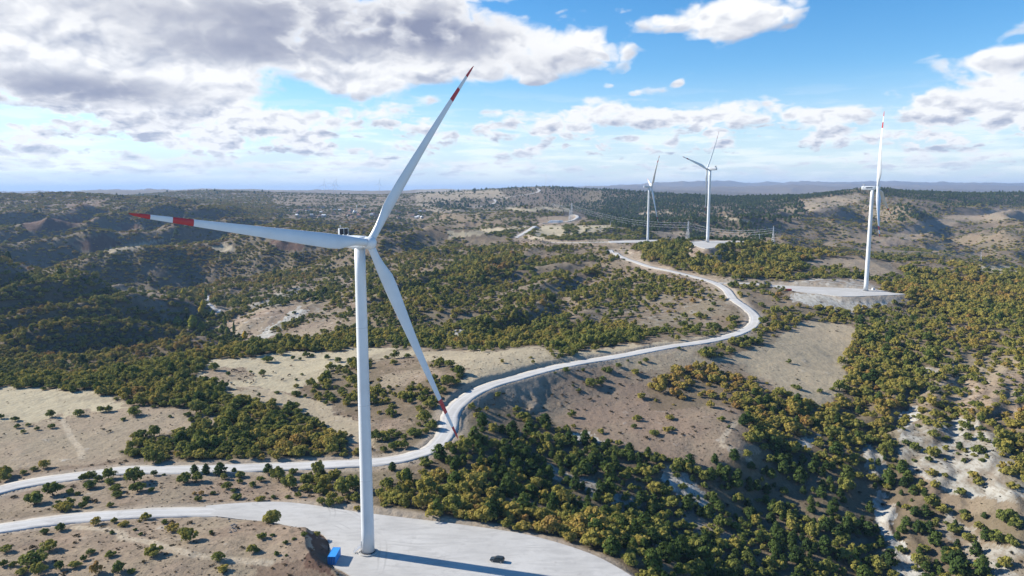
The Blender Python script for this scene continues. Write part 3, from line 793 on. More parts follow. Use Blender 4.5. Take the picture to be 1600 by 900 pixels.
# ------------------------------------------------------------------ wind turbines
L_BLADE = 72.0
def blade_mesh(pitch=0):
    bm = bmesh.new(); rings = []; N = 18
    stations = [0, .012, .03, .06, .10, .15, .20, .26, .33, .42, .52, .62, .72, .78, .7805, .855, .8555, .93, .9305, .96, .985, .997, 1.0]
    for s in stations:
        r = 1.4 + s * (L_BLADE - 1.4)
        cir = 1 - sstep(.03, .17, np.array(s)); cir = float(cir)
        ch = 2.3 * cir + (1 - cir) * float(np.interp(s, [0, .17, .22, .5, .8, .95, .99, 1], [4.2, 4.5, 4.4, 2.9, 1.55, .95, .5, .1]))
        th = 2.3 * cir + (1 - cir) * ch * float(np.interp(s, [0, .2, .5, 1], [.45, .32, .22, .16]))
        tw = R(pitch + float(np.interp(s, [0, .2, .5, 1], [18, 13, 5, -1])))
        bend = L_BLADE * math.sin(R(2.2)) * s + 3.4 * s * s
        ring = []
        for i in range(N):
            a = 2 * math.pi * i / N
            xc = math.cos(a) * .5; yc = math.sin(a) * .5
            if cir < 1:
                taper = 1 - .62 * (0.5 - xc) * (1 - cir) if xc < .5 else 1
                yc *= (1 - (1 - cir) * .75 * max(0, -xc * 1.4))
            x = (xc - (1 - cir) * .18) * ch; y = yc * th
            ring.append((x * math.cos(tw) - y * math.sin(tw), x * math.sin(tw) + y * math.cos(tw) - bend, r))
        rings.append(ring)
    red = {13, 14, 17, 18, 19, 20, 21}
    def mi(k):
        s = (stations[k] + stations[k + 1]) / 2
        return 1 if (.7805 <= s <= .855 or s > .9305) else 0
    bm_loft(bm, rings, mi)
    return from_bm('blade', bm, [M_white, M_red], True)
ME_blade = blade_mesh(); ME_feathered = blade_mesh(48)
def lathe(bm, prof, n=40, mi=0):
    rings = [[(r * math.cos(2 * math.pi * i / n), r * math.sin(2 * math.pi * i / n), z) for i in range(n)] for r, z in prof]
    bm_loft(bm, rings, (lambda k: mi))
def tower_mesh(H):
    bm = bmesh.new(); prof = []
    for k in range(13):
        t = k / 12; prof.append((2.06 + (1.62 - 2.06) * t, H * t))
    lathe(bm, prof, 48); return from_bm('tower', bm, M_white, True)
def nacelle_mesh():
    bm = bmesh.new(); rings = []
    for y, w, h, zc in [(9.6, 1.35, 1.3, .1), (9.4, 1.7, 1.65, .0), (8.8, 1.85, 1.85, 0), (2.0, 1.95, 1.95, 0), (-1.6, 1.9, 1.9, 0), (-2.5, 1.6, 1.7, .05), (-2.8, 1.3, 1.35, .1)]:
        ring = []
        for i in range(24):
            a = 2 * math.pi * i / 24; c, s = math.cos(a), math.sin(a)
            e = .42
            ring.append((w * math.copysign(abs(c) ** e, c), y, zc + h * math.copysign(abs(s) ** e, s)))
        rings.append(ring)
    bm_loft(bm, rings); return from_bm('nacelle', bm, M_white, True)
def hub_mesh():
    bm = bmesh.new(); n = 28
    prof = [(.02, -2.15), (.6, -2.08), (1.2, -1.8), (1.62, -1.3), (1.85, -.6), (1.92, .2), (1.85, 1.0), (1.7, 1.35), (1.2, 1.45)]
    rings = [[(r * math.cos(2 * math.pi * i / n), y, r * math.sin(2 * math.pi * i / n)) for i in range(n)] for r, y in prof]
    bm_loft(bm, rings); return from_bm('hub', bm, M_white, True)
ME_nac, ME_hub = nacelle_mesh(), hub_mesh()
def turbine(label, base, hub_z, yaw, theta, front=False, letters=False, tilt=3.5, parked=False):
    t = thing('wind_turbine', label, 'wind turbine', base, 0, 'wind turbines on the ridge')
    H = hub_z - base[2] - 1.75
    tw = obj('tower', tower_mesh(H), t)
    for k in (1, 2, 3):
        bm = bmesh.new(); z = H * k / 4.0; r = 2.06 - .44 * k / 4
        lathe(bm, [(r + .004, z - .09), (r + .022, z - .07), (r + .022, z + .07), (r + .004, z + .09)], 40)
        obj('flange', from_bm('flange', bm, M_seam, True), tw)
    bm = bmesh.new(); lathe(bm, [(3.0, -.4), (3.0, .32), (2.85, .42), (2.15, .42)], 40); obj('foundation', from_bm('foundation', bm, M_conc), t)
    bm = bmesh.new(); lathe(bm, [(2.0, .42), (2.32, .44), (2.32, .62), (2.06, .64)], 40); obj('base_ring', from_bm('base_ring', bm, M_dark, True), t)
    bm = bmesh.new(); bm_box(bm, (-2.05, -.25, 3.1), (.18, 1.0, 2.3), .08); dr = obj('door', from_bm('door', bm, M_seam), t)
    bm = bmesh.new()
    for k in range(8): bm_box(bm, (-4.4 + k * .26, -.25, .3 + k * .24), (.3, 1.1, .05))
    for s in (-.8, .3):
        bm_tube(bm, (-4.5, s, 1.2), (-2.3, s, 3.0), .035, n=6); bm_tube(bm, (-4.5, s, .1), (-4.5, s, 1.2), .035, n=6); bm_tube(bm, (-2.3, s, .3), (-2.3, s, 3.0), .035, n=6)
    bm_box(bm, (-2.25, -.25, 2.0), (.6, 1.1, .05)); obj('stairs', from_bm('stairs', bm, M_steel), t)
    nac = obj('nacelle', ME_nac, t); nac.location = (0, 0, H + 1.75); nac.rotation_euler = (0, 0, yaw)
    bm = bmesh.new()
    for s in (-.82, .82): bm_box(bm, (s, 7.6, 3.0), (1.5, .5, 1.75), .05)
    obj('radiator', from_bm('radiator', bm, M_dark), nac)
    bm = bmesh.new()
    for s in (-1.68, 0, 1.68): bm_box(bm, (s, 7.6, 2.9), (.12, .62, 2.2))
    bm_box(bm, (0, 7.6, 3.97), (3.5, .6, .12)); obj('radiator_frame', from_bm('radiator_frame', bm, M_white), nac)
    bm = bmesh.new(); bm_tube(bm, (0, 9.0, 1.8), (0, 9.0, 4.6), .06, n=6); bm_tube(bm, (-.6, 9.0, 4.4), (.6, 9.0, 4.4), .05, n=6); bm_box(bm, (0, 9.0, 4.7), (.25, .25, .3)); obj('wind_vane', from_bm('wind_vane', bm, M_steel), nac)
    bm = bmesh.new(); bm_box(bm, (0, .6, -1.9), (2.9, 3.4, .5), .2); obj('yaw_cover', from_bm('yaw_cover', bm, M_seam), nac)
    if letters:
        for side in (-1, 1):
            bm = bmesh.new()
            for k, wl in enumerate([.55, .5, .6, .45, .62, .5, .5]):
                y0 = 5.6 - k * .86
                bm_box(bm, (side * 1.975, y0, .35), (.04, .24, 1.5)); bm_box(bm, (side * 1.975, y0 - wl * .8, .35), (.04, .2, 1.5 if k % 2 else .8))
                bm_box(bm, (side * 1.972, y0 - wl * .4, .98 if k % 3 else .33), (.03, wl, .24))
            obj('lettering', from_bm('lettering', bm, M_dark), nac)
            bm = bmesh.new(); bm_box(bm, (side * 1.955, 7.9, .25), (.03, .9, .35), rot=Matrix.Rotation(R(35), 3, 'X')); bm_box(bm, (side * 1.957, 7.5, .25), (.03, .3, .8), rot=Matrix.Rotation(R(-30), 3, 'X')); obj('logo', from_bm('logo', bm, M_steel), nac)
    hub = obj('hub', ME_hub, t); hub.location = (4.7 * math.sin(yaw), -4.7 * math.cos(yaw), H + 1.75); hub.rotation_euler = (-R(tilt), 0, yaw)
    for k in range(3):
        th = theta + k * 2 * math.pi / 3
        bl = obj('blade', ME_feathered if parked else ME_blade, t)
        # local blade: span +Z, upwind -Y; roll about the rotor axis, tilt, then yaw
        M = Matrix.Rotation(yaw, 4, 'Z') @ Matrix.Rotation(-R(tilt), 4, 'X') @ Matrix.Rotation(SGN * th, 4, 'Y')
        bl.rotation_euler = M.to_euler(); bl.location = hub.location
        bm = bmesh.new(); lathe(bm, [(1.17, 1.25), (1.24, 1.32), (1.24, 1.62), (1.17, 1.68)], 28)
        obj('root_collar', from_bm('root_collar', bm, M_seam, True), bl)
    return t
SGN = -1
B1 = np.array([-46.3, 217.6, 0.05])
turbine('tall white turbine with red banded blades standing on the gravel pad with the blue container', B1, 100.0, R(51.4), R(-38.1))
b2 = at_dist(1352.8, 454.5, 699.0)
turbine('white turbine with dark lettering on its nacelle, beside the red container', (b2[0], b2[1], Z2), Z2 + 100.3, R(58.3), R(8.4), letters=True, parked=True)
b3 = at_dist(1105.5, 377.6, 998.0)
turbine('white turbine above the brown spoil bank, its nacelle pointing toward the distant plain', (b3[0], b3[1], Z3), Z3 + 101.0, R(233.2), R(41.0))
b4 = at_dist(1012, 376.6, 1312.0)
turbine('white turbine on the narrow ridge pad, with one blade up and one down', (b4[0], b4[1], Z4), Z4 + 99.5, R(90.0), R(42.4), parked=True)

# far turbines on the horizon: tower, nacelle and rotor
def far_turbine(px, py, Y, th, label):
    p = at_dist(px, py, Y); p[2] = float(height(np.array([p[0]]), np.array([Y]))[0])
    t = thing('wind_turbine', label, 'wind turbine', p, 0, 'small turbines on the horizon')
    bm = bmesh.new(); lathe(bm, [(2.4, 0), (1.6, 100)], 12); obj('tower', from_bm('tower', bm, M_white, True), t)
    bm = bmesh.new(); bm_box(bm, (0, 3, 101), (4, 12, 4), .6); obj('nacelle', from_bm('nacelle', bm, M_white), t)
    for k in range(3):
        bl = obj('blade', ME_blade, t); bl.location = (0, -4.5, 101); bl.rotation_euler = (0, R(th + 120 * k), 0); bl.scale = (.9, .9, .9)
def horizon_turbines():
    for px, th, Y, lb in [(507, 8, 7600, 'tiny white turbine standing alone on the horizon above the village rooftops'), (521, 35, 7800, 'tiny white turbine on the horizon, closely followed by a taller one'),
                      (525.5, 10, 7600, 'tiny white turbine on the horizon just beside its shorter twin'), (593, 14, 7900, 'tiny white turbine on the skyline close to the raised front blade')]:
        far_turbine(px, 302, Y, th, lb)
horizon_turbines()

# ------------------------------------------------------------------ trees
def leaf_cards(P, Nn, size, r, squash=1.0):
    """small leaf-clump faces at points P, facing roughly along Nn"""
    n = len(P)
    D = Nn + r.normal(size=(n, 3)) * .36; D /= np.linalg.norm(D, axis=1)[:, None]
    A = np.cross(D, r.normal(size=(n, 3))); A /= np.linalg.norm(A, axis=1)[:, None]
    B = np.cross(D, A)
    s = size * r.uniform(.7, 1.35, n)[:, None]
    k1 = r.uniform(.6, 1.1, (n, 1)); 
    V = np.stack([P - A * s - B * s * k1 * .5, P + A * s * .4 - B * s, P + A * s + B * s * k1 * .6, P - A * s * .3 + B * s], 1)
    return V
def tree_mesh(kind, seed, lod=1.0):
    r = np.random.default_rng(seed)
    Vs, lf = [], []
    if kind in ('oak', 'scrub'):
        nl = int(r.integers(11, 17)) if kind == 'oak' else 5
        for k in range(nl):
            a = r.uniform(0, 6.28); rad = r.uniform(.15, .80) if k else 0
            lr = r.uniform(.20, .44) if kind == 'oak' else r.uniform(.35, .55)
            zc = (.46 + r.uniform(-.2, .62) * (1.1 - rad)) if kind == 'oak' else .32
            c = np.array([rad * math.cos(a), rad * math.sin(a), zc + .1])
            n = int((58 if kind == 'oak' else 40) * lod)
            D = r.normal(size=(n, 3)); D /= np.linalg.norm(D, axis=1)[:, None]
            D[:, 2] = np.where(D[:, 2] < -.35, -D[:, 2], D[:, 2])
            P = c + D * lr * r.uniform(.72, 1.08, (n, 1)) * np.array([1, 1, .88])
            Vs.append(leaf_cards(P, D + np.array([0, 0, .25]), .092 / math.sqrt(lod), r)); lf.append(np.clip(r.normal(r.uniform(.18, .82), .16, n), 0, 1))
        if kind == 'oak':
            n = int(130 * lod); D = r.normal(size=(n, 3)); D /= np.linalg.norm(D, axis=1)[:, None]; D[:, 2] = np.abs(D[:, 2]) * 1.0 - .25
            P = np.array([0, 0, .45]) + D * np.array([.82, .82, .55]) * r.uniform(.55, 1.0, (n, 1))
            Vs.append(leaf_cards(P, D, .09 / math.sqrt(lod), r)); lf.append(r.uniform(.2, .6, n))
    elif kind == 'pine':
        nw = 9
        for k in range(nw):
            t = k / (nw - 1); z = .35 + 1.45 * t; rr = min(1, .62 + 1.3 * t) * (1 - t) ** .55 * .86 + .10
            nb = int(5 + 4 * (1 - t))
            for q in range(nb):
                a = r.uniform(0, 6.28); n = int(17 * lod)
                s = np.sqrt(r.uniform(.05, 1, n))[:, None]
                P = np.array([0, 0, z]) + np.concatenate([np.cos(a) * s * rr, np.sin(a) * s * rr, -.10 * s + .12 * s * s], 1) + r.normal(size=(n, 3)) * np.array([.11, .11, .06])
                D = np.concatenate([np.cos(a) * s, np.sin(a) * s, np.full((n, 1), .55)], 1)
                Vs.append(leaf_cards(P, D, .095 / math.sqrt(lod), r)); lf.append(np.clip(r.normal(r.uniform(.3, .65), .14, n), 0, 1))
    elif kind == 'poplar':
        n = int(620 * lod); t = r.uniform(0, 1, n) ** .8; a = r.uniform(0, 6.28, n)
        rr = np.interp(t, [0, .15, .5, 1], [.25, .6, .75, .08]) * np.sqrt(r.uniform(.25, 1, n))
        P = np.stack([np.cos(a) * rr, np.sin(a) * rr, .4 + t * 4.6], -1); D = np.stack([np.cos(a), np.sin(a), .5 + 0 * a], -1)
        Vs.append(leaf_cards(P, D, .15, r)); lf.append(np.clip(r.normal(.5, .2, n), 0, 1))
    V = np.concatenate(Vs); lf = np.concatenate(lf)
    n = len(V); leafmat = dict(oak=M_oak, pine=M_pine, poplar=M_pop, scrub=M_scrub)[kind]
    crown = from_arrays(kind + '_crown', V.reshape(-1, 3), np.arange(n * 4).reshape(-1, 4), [leafmat])
    a = crown.attributes.new('leaf', 'FLOAT', 'FACE'); a.data.foreach_set('value', lf.astype(np.float32))
    bm = bmesh.new()
    if kind in ('oak', 'scrub'):
        bm_tube(bm, (0, 0, -.15), (.02, .01, .4), .075, .045, 7)
        for k in range(5):
            a = k * 1.3 + r.uniform(0, .6); bm_tube(bm, (.02, .01, .22 + .05 * k), (.45 * math.cos(a), .45 * math.sin(a), .62 + .08 * (k % 3)), .035, .012, 5)
    else:
        top = 1.75 if kind == 'pine' else 4.6
        bm_tube(bm, (0, 0, -.15), (0, 0, top), .07, .012, 7)
        for k in range(8):
            a = k * 2.4; z = .4 + k * (top - .8) / 8; rr = .55 * (1 - k / 10)
            bm_tube(bm, (0, 0, z), (rr * math.cos(a), rr * math.sin(a), z + .08), .02, .006, 5)
    trunk = from_bm(kind + '_trunk', bm, M_bark)
    return crown, trunk
PROTO = {'oak': [tree_mesh('oak', 100 + i) for i in range(6)], 'pine': [tree_mesh('pine', 200 + i) for i in range(5)],
         'poplar': [tree_mesh('poplar', 300 + i) for i in range(3)], 'scrub': [tree_mesh('scrub', 400 + i, .8) for i in range(3)]}

# candidates
def candidates():
    out = []
    for a, b, s in [(165, 450, 4.2), (450, 800, 4.9), (800, 1500, 6.2), (1500, 3300, 9.5), (3300, 6200, 15)]:
        xs = np.arange(-.82 * b, .82 * b, s); ys = np.arange(a, b, s)
        X, Y = np.meshgrid(xs, ys); X = X + rng.uniform(-.5, .5, X.shape) * s; Y = Y + rng.uniform(-.5, .5, X.shape) * s
        m = (np.abs(X) < .80 * Y) & (Y > 150); X = X[m]; Y = Y[m]
        Z = height(X, Y)
        px, py = project(X, Y, Z)
        m = (px > -70) & (px < 1670) & (py < 1010); X, Y, Z = X[m], Y[m], Z[m]
        m = visible(X, Y, Z, 6.0) > -.012 - 4.0 / Y; X, Y, Z = X[m], Y[m], Z[m]
        out.append((X, Y, Z, np.full(len(X), s)))
    return [np.concatenate(q) for q in zip(*out)]
cx, cy, cz, cs = candidates()
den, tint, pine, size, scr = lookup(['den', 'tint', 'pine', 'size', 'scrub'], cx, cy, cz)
dr = gridval(d_road, cx, cy); dp = gridval(d_pad, cx, cy)
c_near = at_z(520, 876, 0)
patch = fbm(cx / 32, cy / 32, 3, 91) * .9 + fbm(cx / 110, cy / 110, 3, 92) * .7
prob = np.clip(den + patch * 1.1 * (1 - np.abs(den * 2 - 1)) ** .8, 0, 1)
prob = np.where(den <= .02, den, prob)
ok_place = (dr > 2.2) & (dp > 2.8)
ok_place &= (np.hypot(cx - c_near[0], cy - c_near[1]) > 15)
keep = (rng.uniform(0, 1, len(cx)) < prob) & ok_place
rest = ~keep & ok_place
# low scrub in the open ground
sk = rest & (rng.uniform(0, 1, len(cx)) < scr * (.5 + .9 * np.clip(patch + .3, 0, 1))) & (cy < 1400)
SX, SY, SZ = cx[sk], cy[sk], cz[sk]
X, Y, Z, S, T, PN, SZE, DN = [q[keep] for q in (cx, cy, cz, cs, tint, pine, size, den)]
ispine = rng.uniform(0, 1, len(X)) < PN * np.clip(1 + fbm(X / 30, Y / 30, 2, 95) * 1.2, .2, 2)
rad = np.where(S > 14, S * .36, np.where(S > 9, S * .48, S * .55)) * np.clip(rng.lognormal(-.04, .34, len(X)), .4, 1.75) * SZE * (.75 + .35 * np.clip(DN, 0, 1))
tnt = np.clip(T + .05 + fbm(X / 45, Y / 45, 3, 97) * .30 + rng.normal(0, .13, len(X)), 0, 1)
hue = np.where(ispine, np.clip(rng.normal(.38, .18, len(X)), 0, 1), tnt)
kindi = np.where(ispine, 1, 0)
man_flag = np.zeros(len(X), bool); man_reg = np.full(len(X), -1)

# solitary bushes read off one by one: (x, y of the foot, width in photo px, tint)
SOLO = {
 'knoll': [(52,882,45,.3),(77,860,28,.5),(5,885,16,.3),(21,885,13,.25),(33,897,22,.55),(60,898,26,.5),(93,890,18,.2),(117,886,21,.5),(141,866,16,.3),(131,876,12,.2),(172,870,20,.35),(150,897,25,.95),(185,895,24,.2),(205,895,15,.3),
           (211,829,8,.15),(220,836,9,.1),(175,834,10,.15),(240,868,31,.55),(258,818,13,.2),(270,830,24,.8),(296,845,29,.55),(286,833,18,.4),(341,876,24,.3),(349,892,22,.7),(394,863,18,.52),(95,829,20,.2),(70,834,16,.1),(10,862,20,.45),(409,842,18,.4),(426,838,10,.2),(446,850,10,.2),(432,868,11,.2),(447,869,7,.2),(401,862,13,.2),(459,843,9,.25),(475,837,13,.2),(495,837,14,.45),(330,833,10,.1)],
 'strip': [(54,787,35,.3),(82,773,32,.2),(92,795,18,.15),(110,773,16,.3),(121,774,12,.2),(109,791,20,.4),(134,784,16,.2),(130,793,16,.2),(140,763,25,.25),(141,747,22,.25),(170,748,25,.3),(172,756,18,.3),(155,752,15,.2),(182,762,14,.3),(180,769,20,.35),(210,754,34,.3),(215,768,28,.3),(237,768,12,.2),(183,777,18,.3),(241,743,12,.1),(256,743,7,.1),(287,754,28,.35),(309,752,22,.3),
           (375,746,20,.4),(350,749,14,.4),(375,755,12,.4),(395,760,15,.3),(333,772,10,.1),(304,773,9,.9),(315,773,10,.95),(310,782,14,.3),(370,780,19,.32),(355,764,18,.3),(365,769,11,.3),(435,750,28,.4),(407,752,15,.4),(452,763,32,.38),(457,740,18,.3),(497,742,28,.4),(497,754,26,.45),(480,768,24,.5),(500,772,24,.45),(467,777,13,.4),(450,779,11,.3),(427,779,11,.2),(502,788,17,.45),(515,791,18,.35),(535,774,38,.42),(553,762,28,.4),(556,783,20,.4),(530,786,22,.5),(558,797,14,.7)],
 'field': [(2,654,11,.25),(24,658,14,.2),(79,652,15,.25),(123,650,19,.3),(158,644,14,.35),(170,643,16,.35),(206,634,16,.2),(211,649,26,.35),(193,657,11,.3),(27,669,11,.3),(44,666,10,.45),(36,677,10,.4),(58,672,9,.2),(81,669,13,.2),(240,637,10,.2),(266,652,8,.2)],
 'pasture': [(419,566,21,.25),(458,562,9,.2),(469,563,7,.2),(478,558,14,.25),(487,558,9,.45),(511,562,11,.2),(528,566,15,.25),(548,563,8,.15),(433,615,10,.2),(462,619,15,.25),(477,621,8,.2),(494,623,12,.25),(510,632,11,.2),(405,619,8,.1),(488,556,8,.3),(357,587,10,.15),(325,565,10,.2)],
 'slope': [(885,581,14,.2),(944,580,12,.25),(951,580,12,.2),(966,574,13,.25),(951,583,14,.2),(991,582,9,.2),(1009,566,11,.25),(981,565,6,.2),(1000,569,9,.1),(911,580,8,.2),(924,604,22,.4),(938,602,14,.3),(942,594,13,.2),(905,611,10,.2),(896,604,6,.2),(1022,680,18,.35),(1127,658,14,.4),(894,652,16,.3),(1139,669,7,.2),(996,652,8,.2),(1000,654,8,.2),(991,669,11,.2)],
 'ploughland': [(1233,568,10,.25),(1240,606,11,.3),(1247,609,14,.25),(1281,613,13,.3),(1311,612,24,.35),(1300,610,10,.3),(1262,500,11,.15),(1212,492,20,.45)],
}
mx, my, mz, mr, mt, mreg = [], [], [], [], [], []
for ri, (rn, L) in enumerate(SOLO.items()):
    for px, py, w, t in L:
        p = drop(px, py); mx.append(p[0]); my.append(p[1]); mz.append(p[2]); mr.append(w * .5 * p[1] / F * .98); mt.append(t); mreg.append(ri)
def cat(a, b): return np.concatenate([a, np.array(b)])
nm = len(mx)
X = cat(X, mx); Y = cat(Y, my); Z = cat(Z, mz); rad = cat(rad, mr); hue = cat(hue, mt); kindi = cat(kindi, [0] * nm).astype(int); man_reg = cat(man_reg, mreg).astype(int)
# small pines on the strip
for px, py, w in [(304,740,14),(322,741,14),(344,741,21),(366,738,9),(419,741,16),(613,735,14),(505,741,9)]:
    p = drop(px, py)
    X = cat(X, [p[0]]); Y = cat(Y, [p[1]]); Z = cat(Z, [p[2]]); rad = cat(rad, [w * .6 * p[1] / F]); hue = cat(hue, [.3]); kindi = cat(kindi, [1]).astype(int); man_reg = cat(man_reg, [6]).astype(int)
# poplars and bright willows in the valley
for px, py, w, t in [(290,512,9,.4),(288,514,8,.25),(278,514,14,.55),(301,513,14,.6),(307,508,9,.3),(315,520,12,.5),(347,522,10,.3),(356,524,9,.35),(366,524,5,.2),(383,530,9,.95),(315,492,10,.9),(318,482,9,.85),(322,470,5,.3),(287,462,8,.8),(352,516,6,.3),(333,495,7,.4)]:
    p = drop(px, py)
    X = cat(X, [p[0]]); Y = cat(Y, [p[1]]); Z = cat(Z, [p[2]]); rad = cat(rad, [w * .72 * p[1] / F]); hue = cat(hue, [t]); kindi = cat(kindi, [2]).astype(int); man_reg = cat(man_reg, [7]).astype(int)
NT = len(X)
rot = rng.uniform(0, 6.28, NT); pick = rng.integers(0, 100, NT)
hgt = np.where(kindi == 0, rng.uniform(.72, 1.35, NT), np.where(kindi == 1, rng.uniform(.75, 1.25, NT), 1.0))
hgt = hgt * np.where((Y > 1250) & (kindi == 0), .62, 1.0)
hgt = np.where((kindi == 2), np.where(rad < 3.2, 1.2, .42), hgt)
vis = visible(X, Y, Z, rad * np.where(kindi == 1, 2.0, 1.1)) > 0
PX, PY = project(X, Y, Z); PX2, PY2 = project(X, Y, Z + rad)
inframe = (PX > -12) & (PX < 1612) & (PY2 < 893) & vis
score = np.where(inframe, rad / Y, 0)

ORD = 'first second third fourth fifth sixth seventh eighth ninth tenth eleventh twelfth thirteenth fourteenth fifteenth sixteenth seventeenth eighteenth nineteenth twentieth'.split()
def ordinal(k):
    if k < 20: return ORD[k]
    t = {2: 'twenty', 3: 'thirty', 4: 'forty', 5: 'fifty'}
    d, m = divmod(k + 1, 10)
    return {2: 'twentieth', 3: 'thirtieth', 4: 'fortieth', 5: 'fiftieth'}[d] if m == 0 else t[d] + '-' + ORD[m - 1]
def hue_word(t, pine):
    if pine: return 'dark green' if t < .38 else 'mid green'
    return 'dark green' if t < .28 else 'olive green' if t < .46 else 'yellow green' if t < .6 else 'golden' if t < .78 else 'rust orange'
def region(px, py):
    if px < 560 and py > 725: return 'on the strip between the two white roads'
    if px < 600 and py > 640: return 'in the wood above the lower road bend'
    if px < 600: return 'in the wood around the pale fields'
    if py < 730 and px < 760: return 'by the white road near the low blade tip'
    if px < 800 and py > 700: return 'in the wood behind the front turbine pad'
    if px < 1100 and py > 810 and py > 640 + (px - 585) * .36: return 'along the rim of the gravel pad'
    if px < 1130 and py < 740 and py > 590 and px > 860: return 'on the open brown slope'
    if px < 1000: return 'on the shaded slope below the brown hillside'
    if px < 1250 and py > 720: return 'in the dark wooded gully'
    if px > 1400 and py > 640: return 'among the pale eroded clay slopes'
    if py > 720: return 'beside the white gully path'
    if px > 1150: return 'in the ravine below the ploughed field'
    return 'in the wood on the lower slopes'
LAND = {0: ('on the brown knoll', 'blue container', (520, 872)), 1: ('on the strip between both roads', 'turbine tower', (570, 740)),
        2: ('in the pale field below the hedgerow', 'hedgerow end', (215, 620)), 3: ('in the cattle pasture', 'front tower', (565, 590)),
        4: ('on the bare brown slope', 'low blade tip', (715, 690)), 5: ('in the ploughed field', 'ravine wood', (1330, 590))}
indiv = np.zeros(NT, bool); labels = {}
for k in range(3):
    idx = np.where((kindi == k) & (score > 0))[0]
    idx = idx[np.argsort(-score[idx])][:300 if k == 0 else 260 if k == 1 else 40]
    indiv[idx] = True
for ri, (ph, lm, (lx, ly)) in LAND.items():
    ids = [i for i in np.where(indiv & (man_reg == ri))[0]]
    ids.sort(key=lambda i: (PX[i] - lx) ** 2 + (PY[i] - ly) ** 2 * 4)
    for q, i in enumerate(ids):
        w = rad[i] * 2 * F / Y[i]
        sz = 'tiny' if w < 11 else 'small' if w < 18 else 'mid-sized' if w < 26 else 'broad'
        labels[i] = (f'{sz} {hue_word(hue[i], False)} bush {ph}, {ordinal(q)} from the {lm}', 'bushes ' + ph)
POPL = sorted(np.where(indiv & (kindi == 2))[0], key=lambda i: PX[i])
for q, i in enumerate(POPL):
    c = 'green' if hue[i] < .45 else 'bright yellow green' if hue[i] < .7 else 'golden yellow'
    labels[i] = (f'{"tall slim" if rad[i] < 3.2 else "rounded"} {c} poplar on the valley floor, {ordinal(q)} from the dark hillside', 'poplars on the valley floor')
KNAME = {0: ('oak_bush', 'bush', 'oak bush'), 1: ('pine_tree', 'tree', 'pine'), 2: ('poplar_tree', 'tree', 'poplar')}
KEYS = ['oak', 'pine', 'poplar', 'scrub']
first = {}
for i in np.where(indiv)[0]:
    k = int(kindi[i]); nm_, cat_, word = KNAME[k]
    if i in labels: lb, gp = labels[i]
    else:
        ph = region(PX[i], PY[i]); h = hue_word(hue[i], k == 1)
        lb = f'{h} {word} {ph}'; gp = f'{h} {word} group {ph}'
        if man_reg[i] == 6: lb = 'small dark pine between the bushes beside the wide road'; gp = 'small pines beside the wide road'
    crown, trunk = PROTO[KEYS[k]][pick[i] % len(PROTO[KEYS[k]])]
    t = bpy.data.objects.new(nm_, None); COL.objects.link(t)
    t.location = (X[i], Y[i], Z[i] - .05); t.rotation_euler = (0, 0, rot[i]); t.scale = (rad[i], rad[i], rad[i] * hgt[i])
    t['label'] = lb; t['category'] = cat_; t['group'] = gp
    c = obj('crown', crown, t); c['tint'] = float(hue[i])
    obj('trunk', trunk, t)

def scatter(name, key, P, radii, heights, rots, tints, picks, label):
    me = bpy.data.meshes.new(name); n = len(P)
    me.vertices.add(n); me.vertices.foreach_set('co', np.asarray(P, np.float32).ravel())
    for nm_, typ, val in [('scl', 'FLOAT_VECTOR', np.stack([radii, radii, radii * heights], -1)), ('rot', 'FLOAT_VECTOR', np.stack([0 * rots, 0 * rots, rots], -1)), ('tint', 'FLOAT', tints), ('pick', 'INT', picks)]:
        a = me.attributes.new(nm_, typ, 'POINT')
        a.data.foreach_set('vector' if 'VECTOR' in typ else 'value', np.asarray(val, np.int32 if typ == 'INT' else np.float32).ravel())
    o = obj(name, me, kind='stuff', label=label)
    ng = bpy.data.node_groups.new(name + '_nodes', 'GeometryNodeTree')
    ng.interface.new_socket('Geometry', in_out='INPUT', socket_type='NodeSocketGeometry'); ng.interface.new_socket('Geometry', in_out='OUTPUT', socket_type='NodeSocketGeometry')
    N = ng.nodes.new; Lk = ng.links.new
    gi = N('NodeGroupInput'); go = N('NodeGroupOutput'); ip = N('GeometryNodeInstanceOnPoints'); jn = N('GeometryNodeJoinGeometry')
    for q, (crown, trunk) in enumerate(PROTO[key]):
        if crown.get('whole') is None:
            pass
        po = bpy.data.objects.get(f'{key}_source_{q}')
        if po is None:
            bm = bmesh.new(); bm.from_mesh(trunk); 
            tm = trunk.copy(); po = bpy.data.objects.new(f'{key}_source_{q}', crown)
            bm.free()
        oi = N('GeometryNodeObjectInfo'); oi.inputs['Object'].default_value = po
        g2 = N('GeometryNodeGeometryToInstance'); Lk(oi.outputs['Geometry'], g2.inputs[0]); Lk(g2.outputs[0], jn.inputs[0])
    def na(nm_, typ):
        x = N('GeometryNodeInputNamedAttribute'); x.data_type = typ; x.inputs[0].default_value = nm_; return x.outputs[0]
    Lk(gi.outputs[0], ip.inputs['Points']); Lk(jn.outputs[0], ip.inputs['Instance']); ip.inputs['Pick Instance'].default_value = True
    Lk(na('pick', 'INT'), ip.inputs['Instance Index']); Lk(na('scl', 'FLOAT_VECTOR'), ip.inputs['Scale'])
    er = N('FunctionNodeEulerToRotation'); Lk(na('rot', 'FLOAT_VECTOR'), er.inputs[0]); Lk(er.outputs[0], ip.inputs['Rotation'])
    Lk(ip.outputs[0], go.inputs[0])
    md = o.modifiers.new('scatter', 'NODES'); md.node_group = ng
    return o
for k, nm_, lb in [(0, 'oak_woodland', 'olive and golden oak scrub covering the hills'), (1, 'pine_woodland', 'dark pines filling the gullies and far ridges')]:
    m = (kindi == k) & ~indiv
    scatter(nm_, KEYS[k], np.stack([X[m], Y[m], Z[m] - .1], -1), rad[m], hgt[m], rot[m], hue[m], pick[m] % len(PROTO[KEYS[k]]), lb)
ns = len(SX)
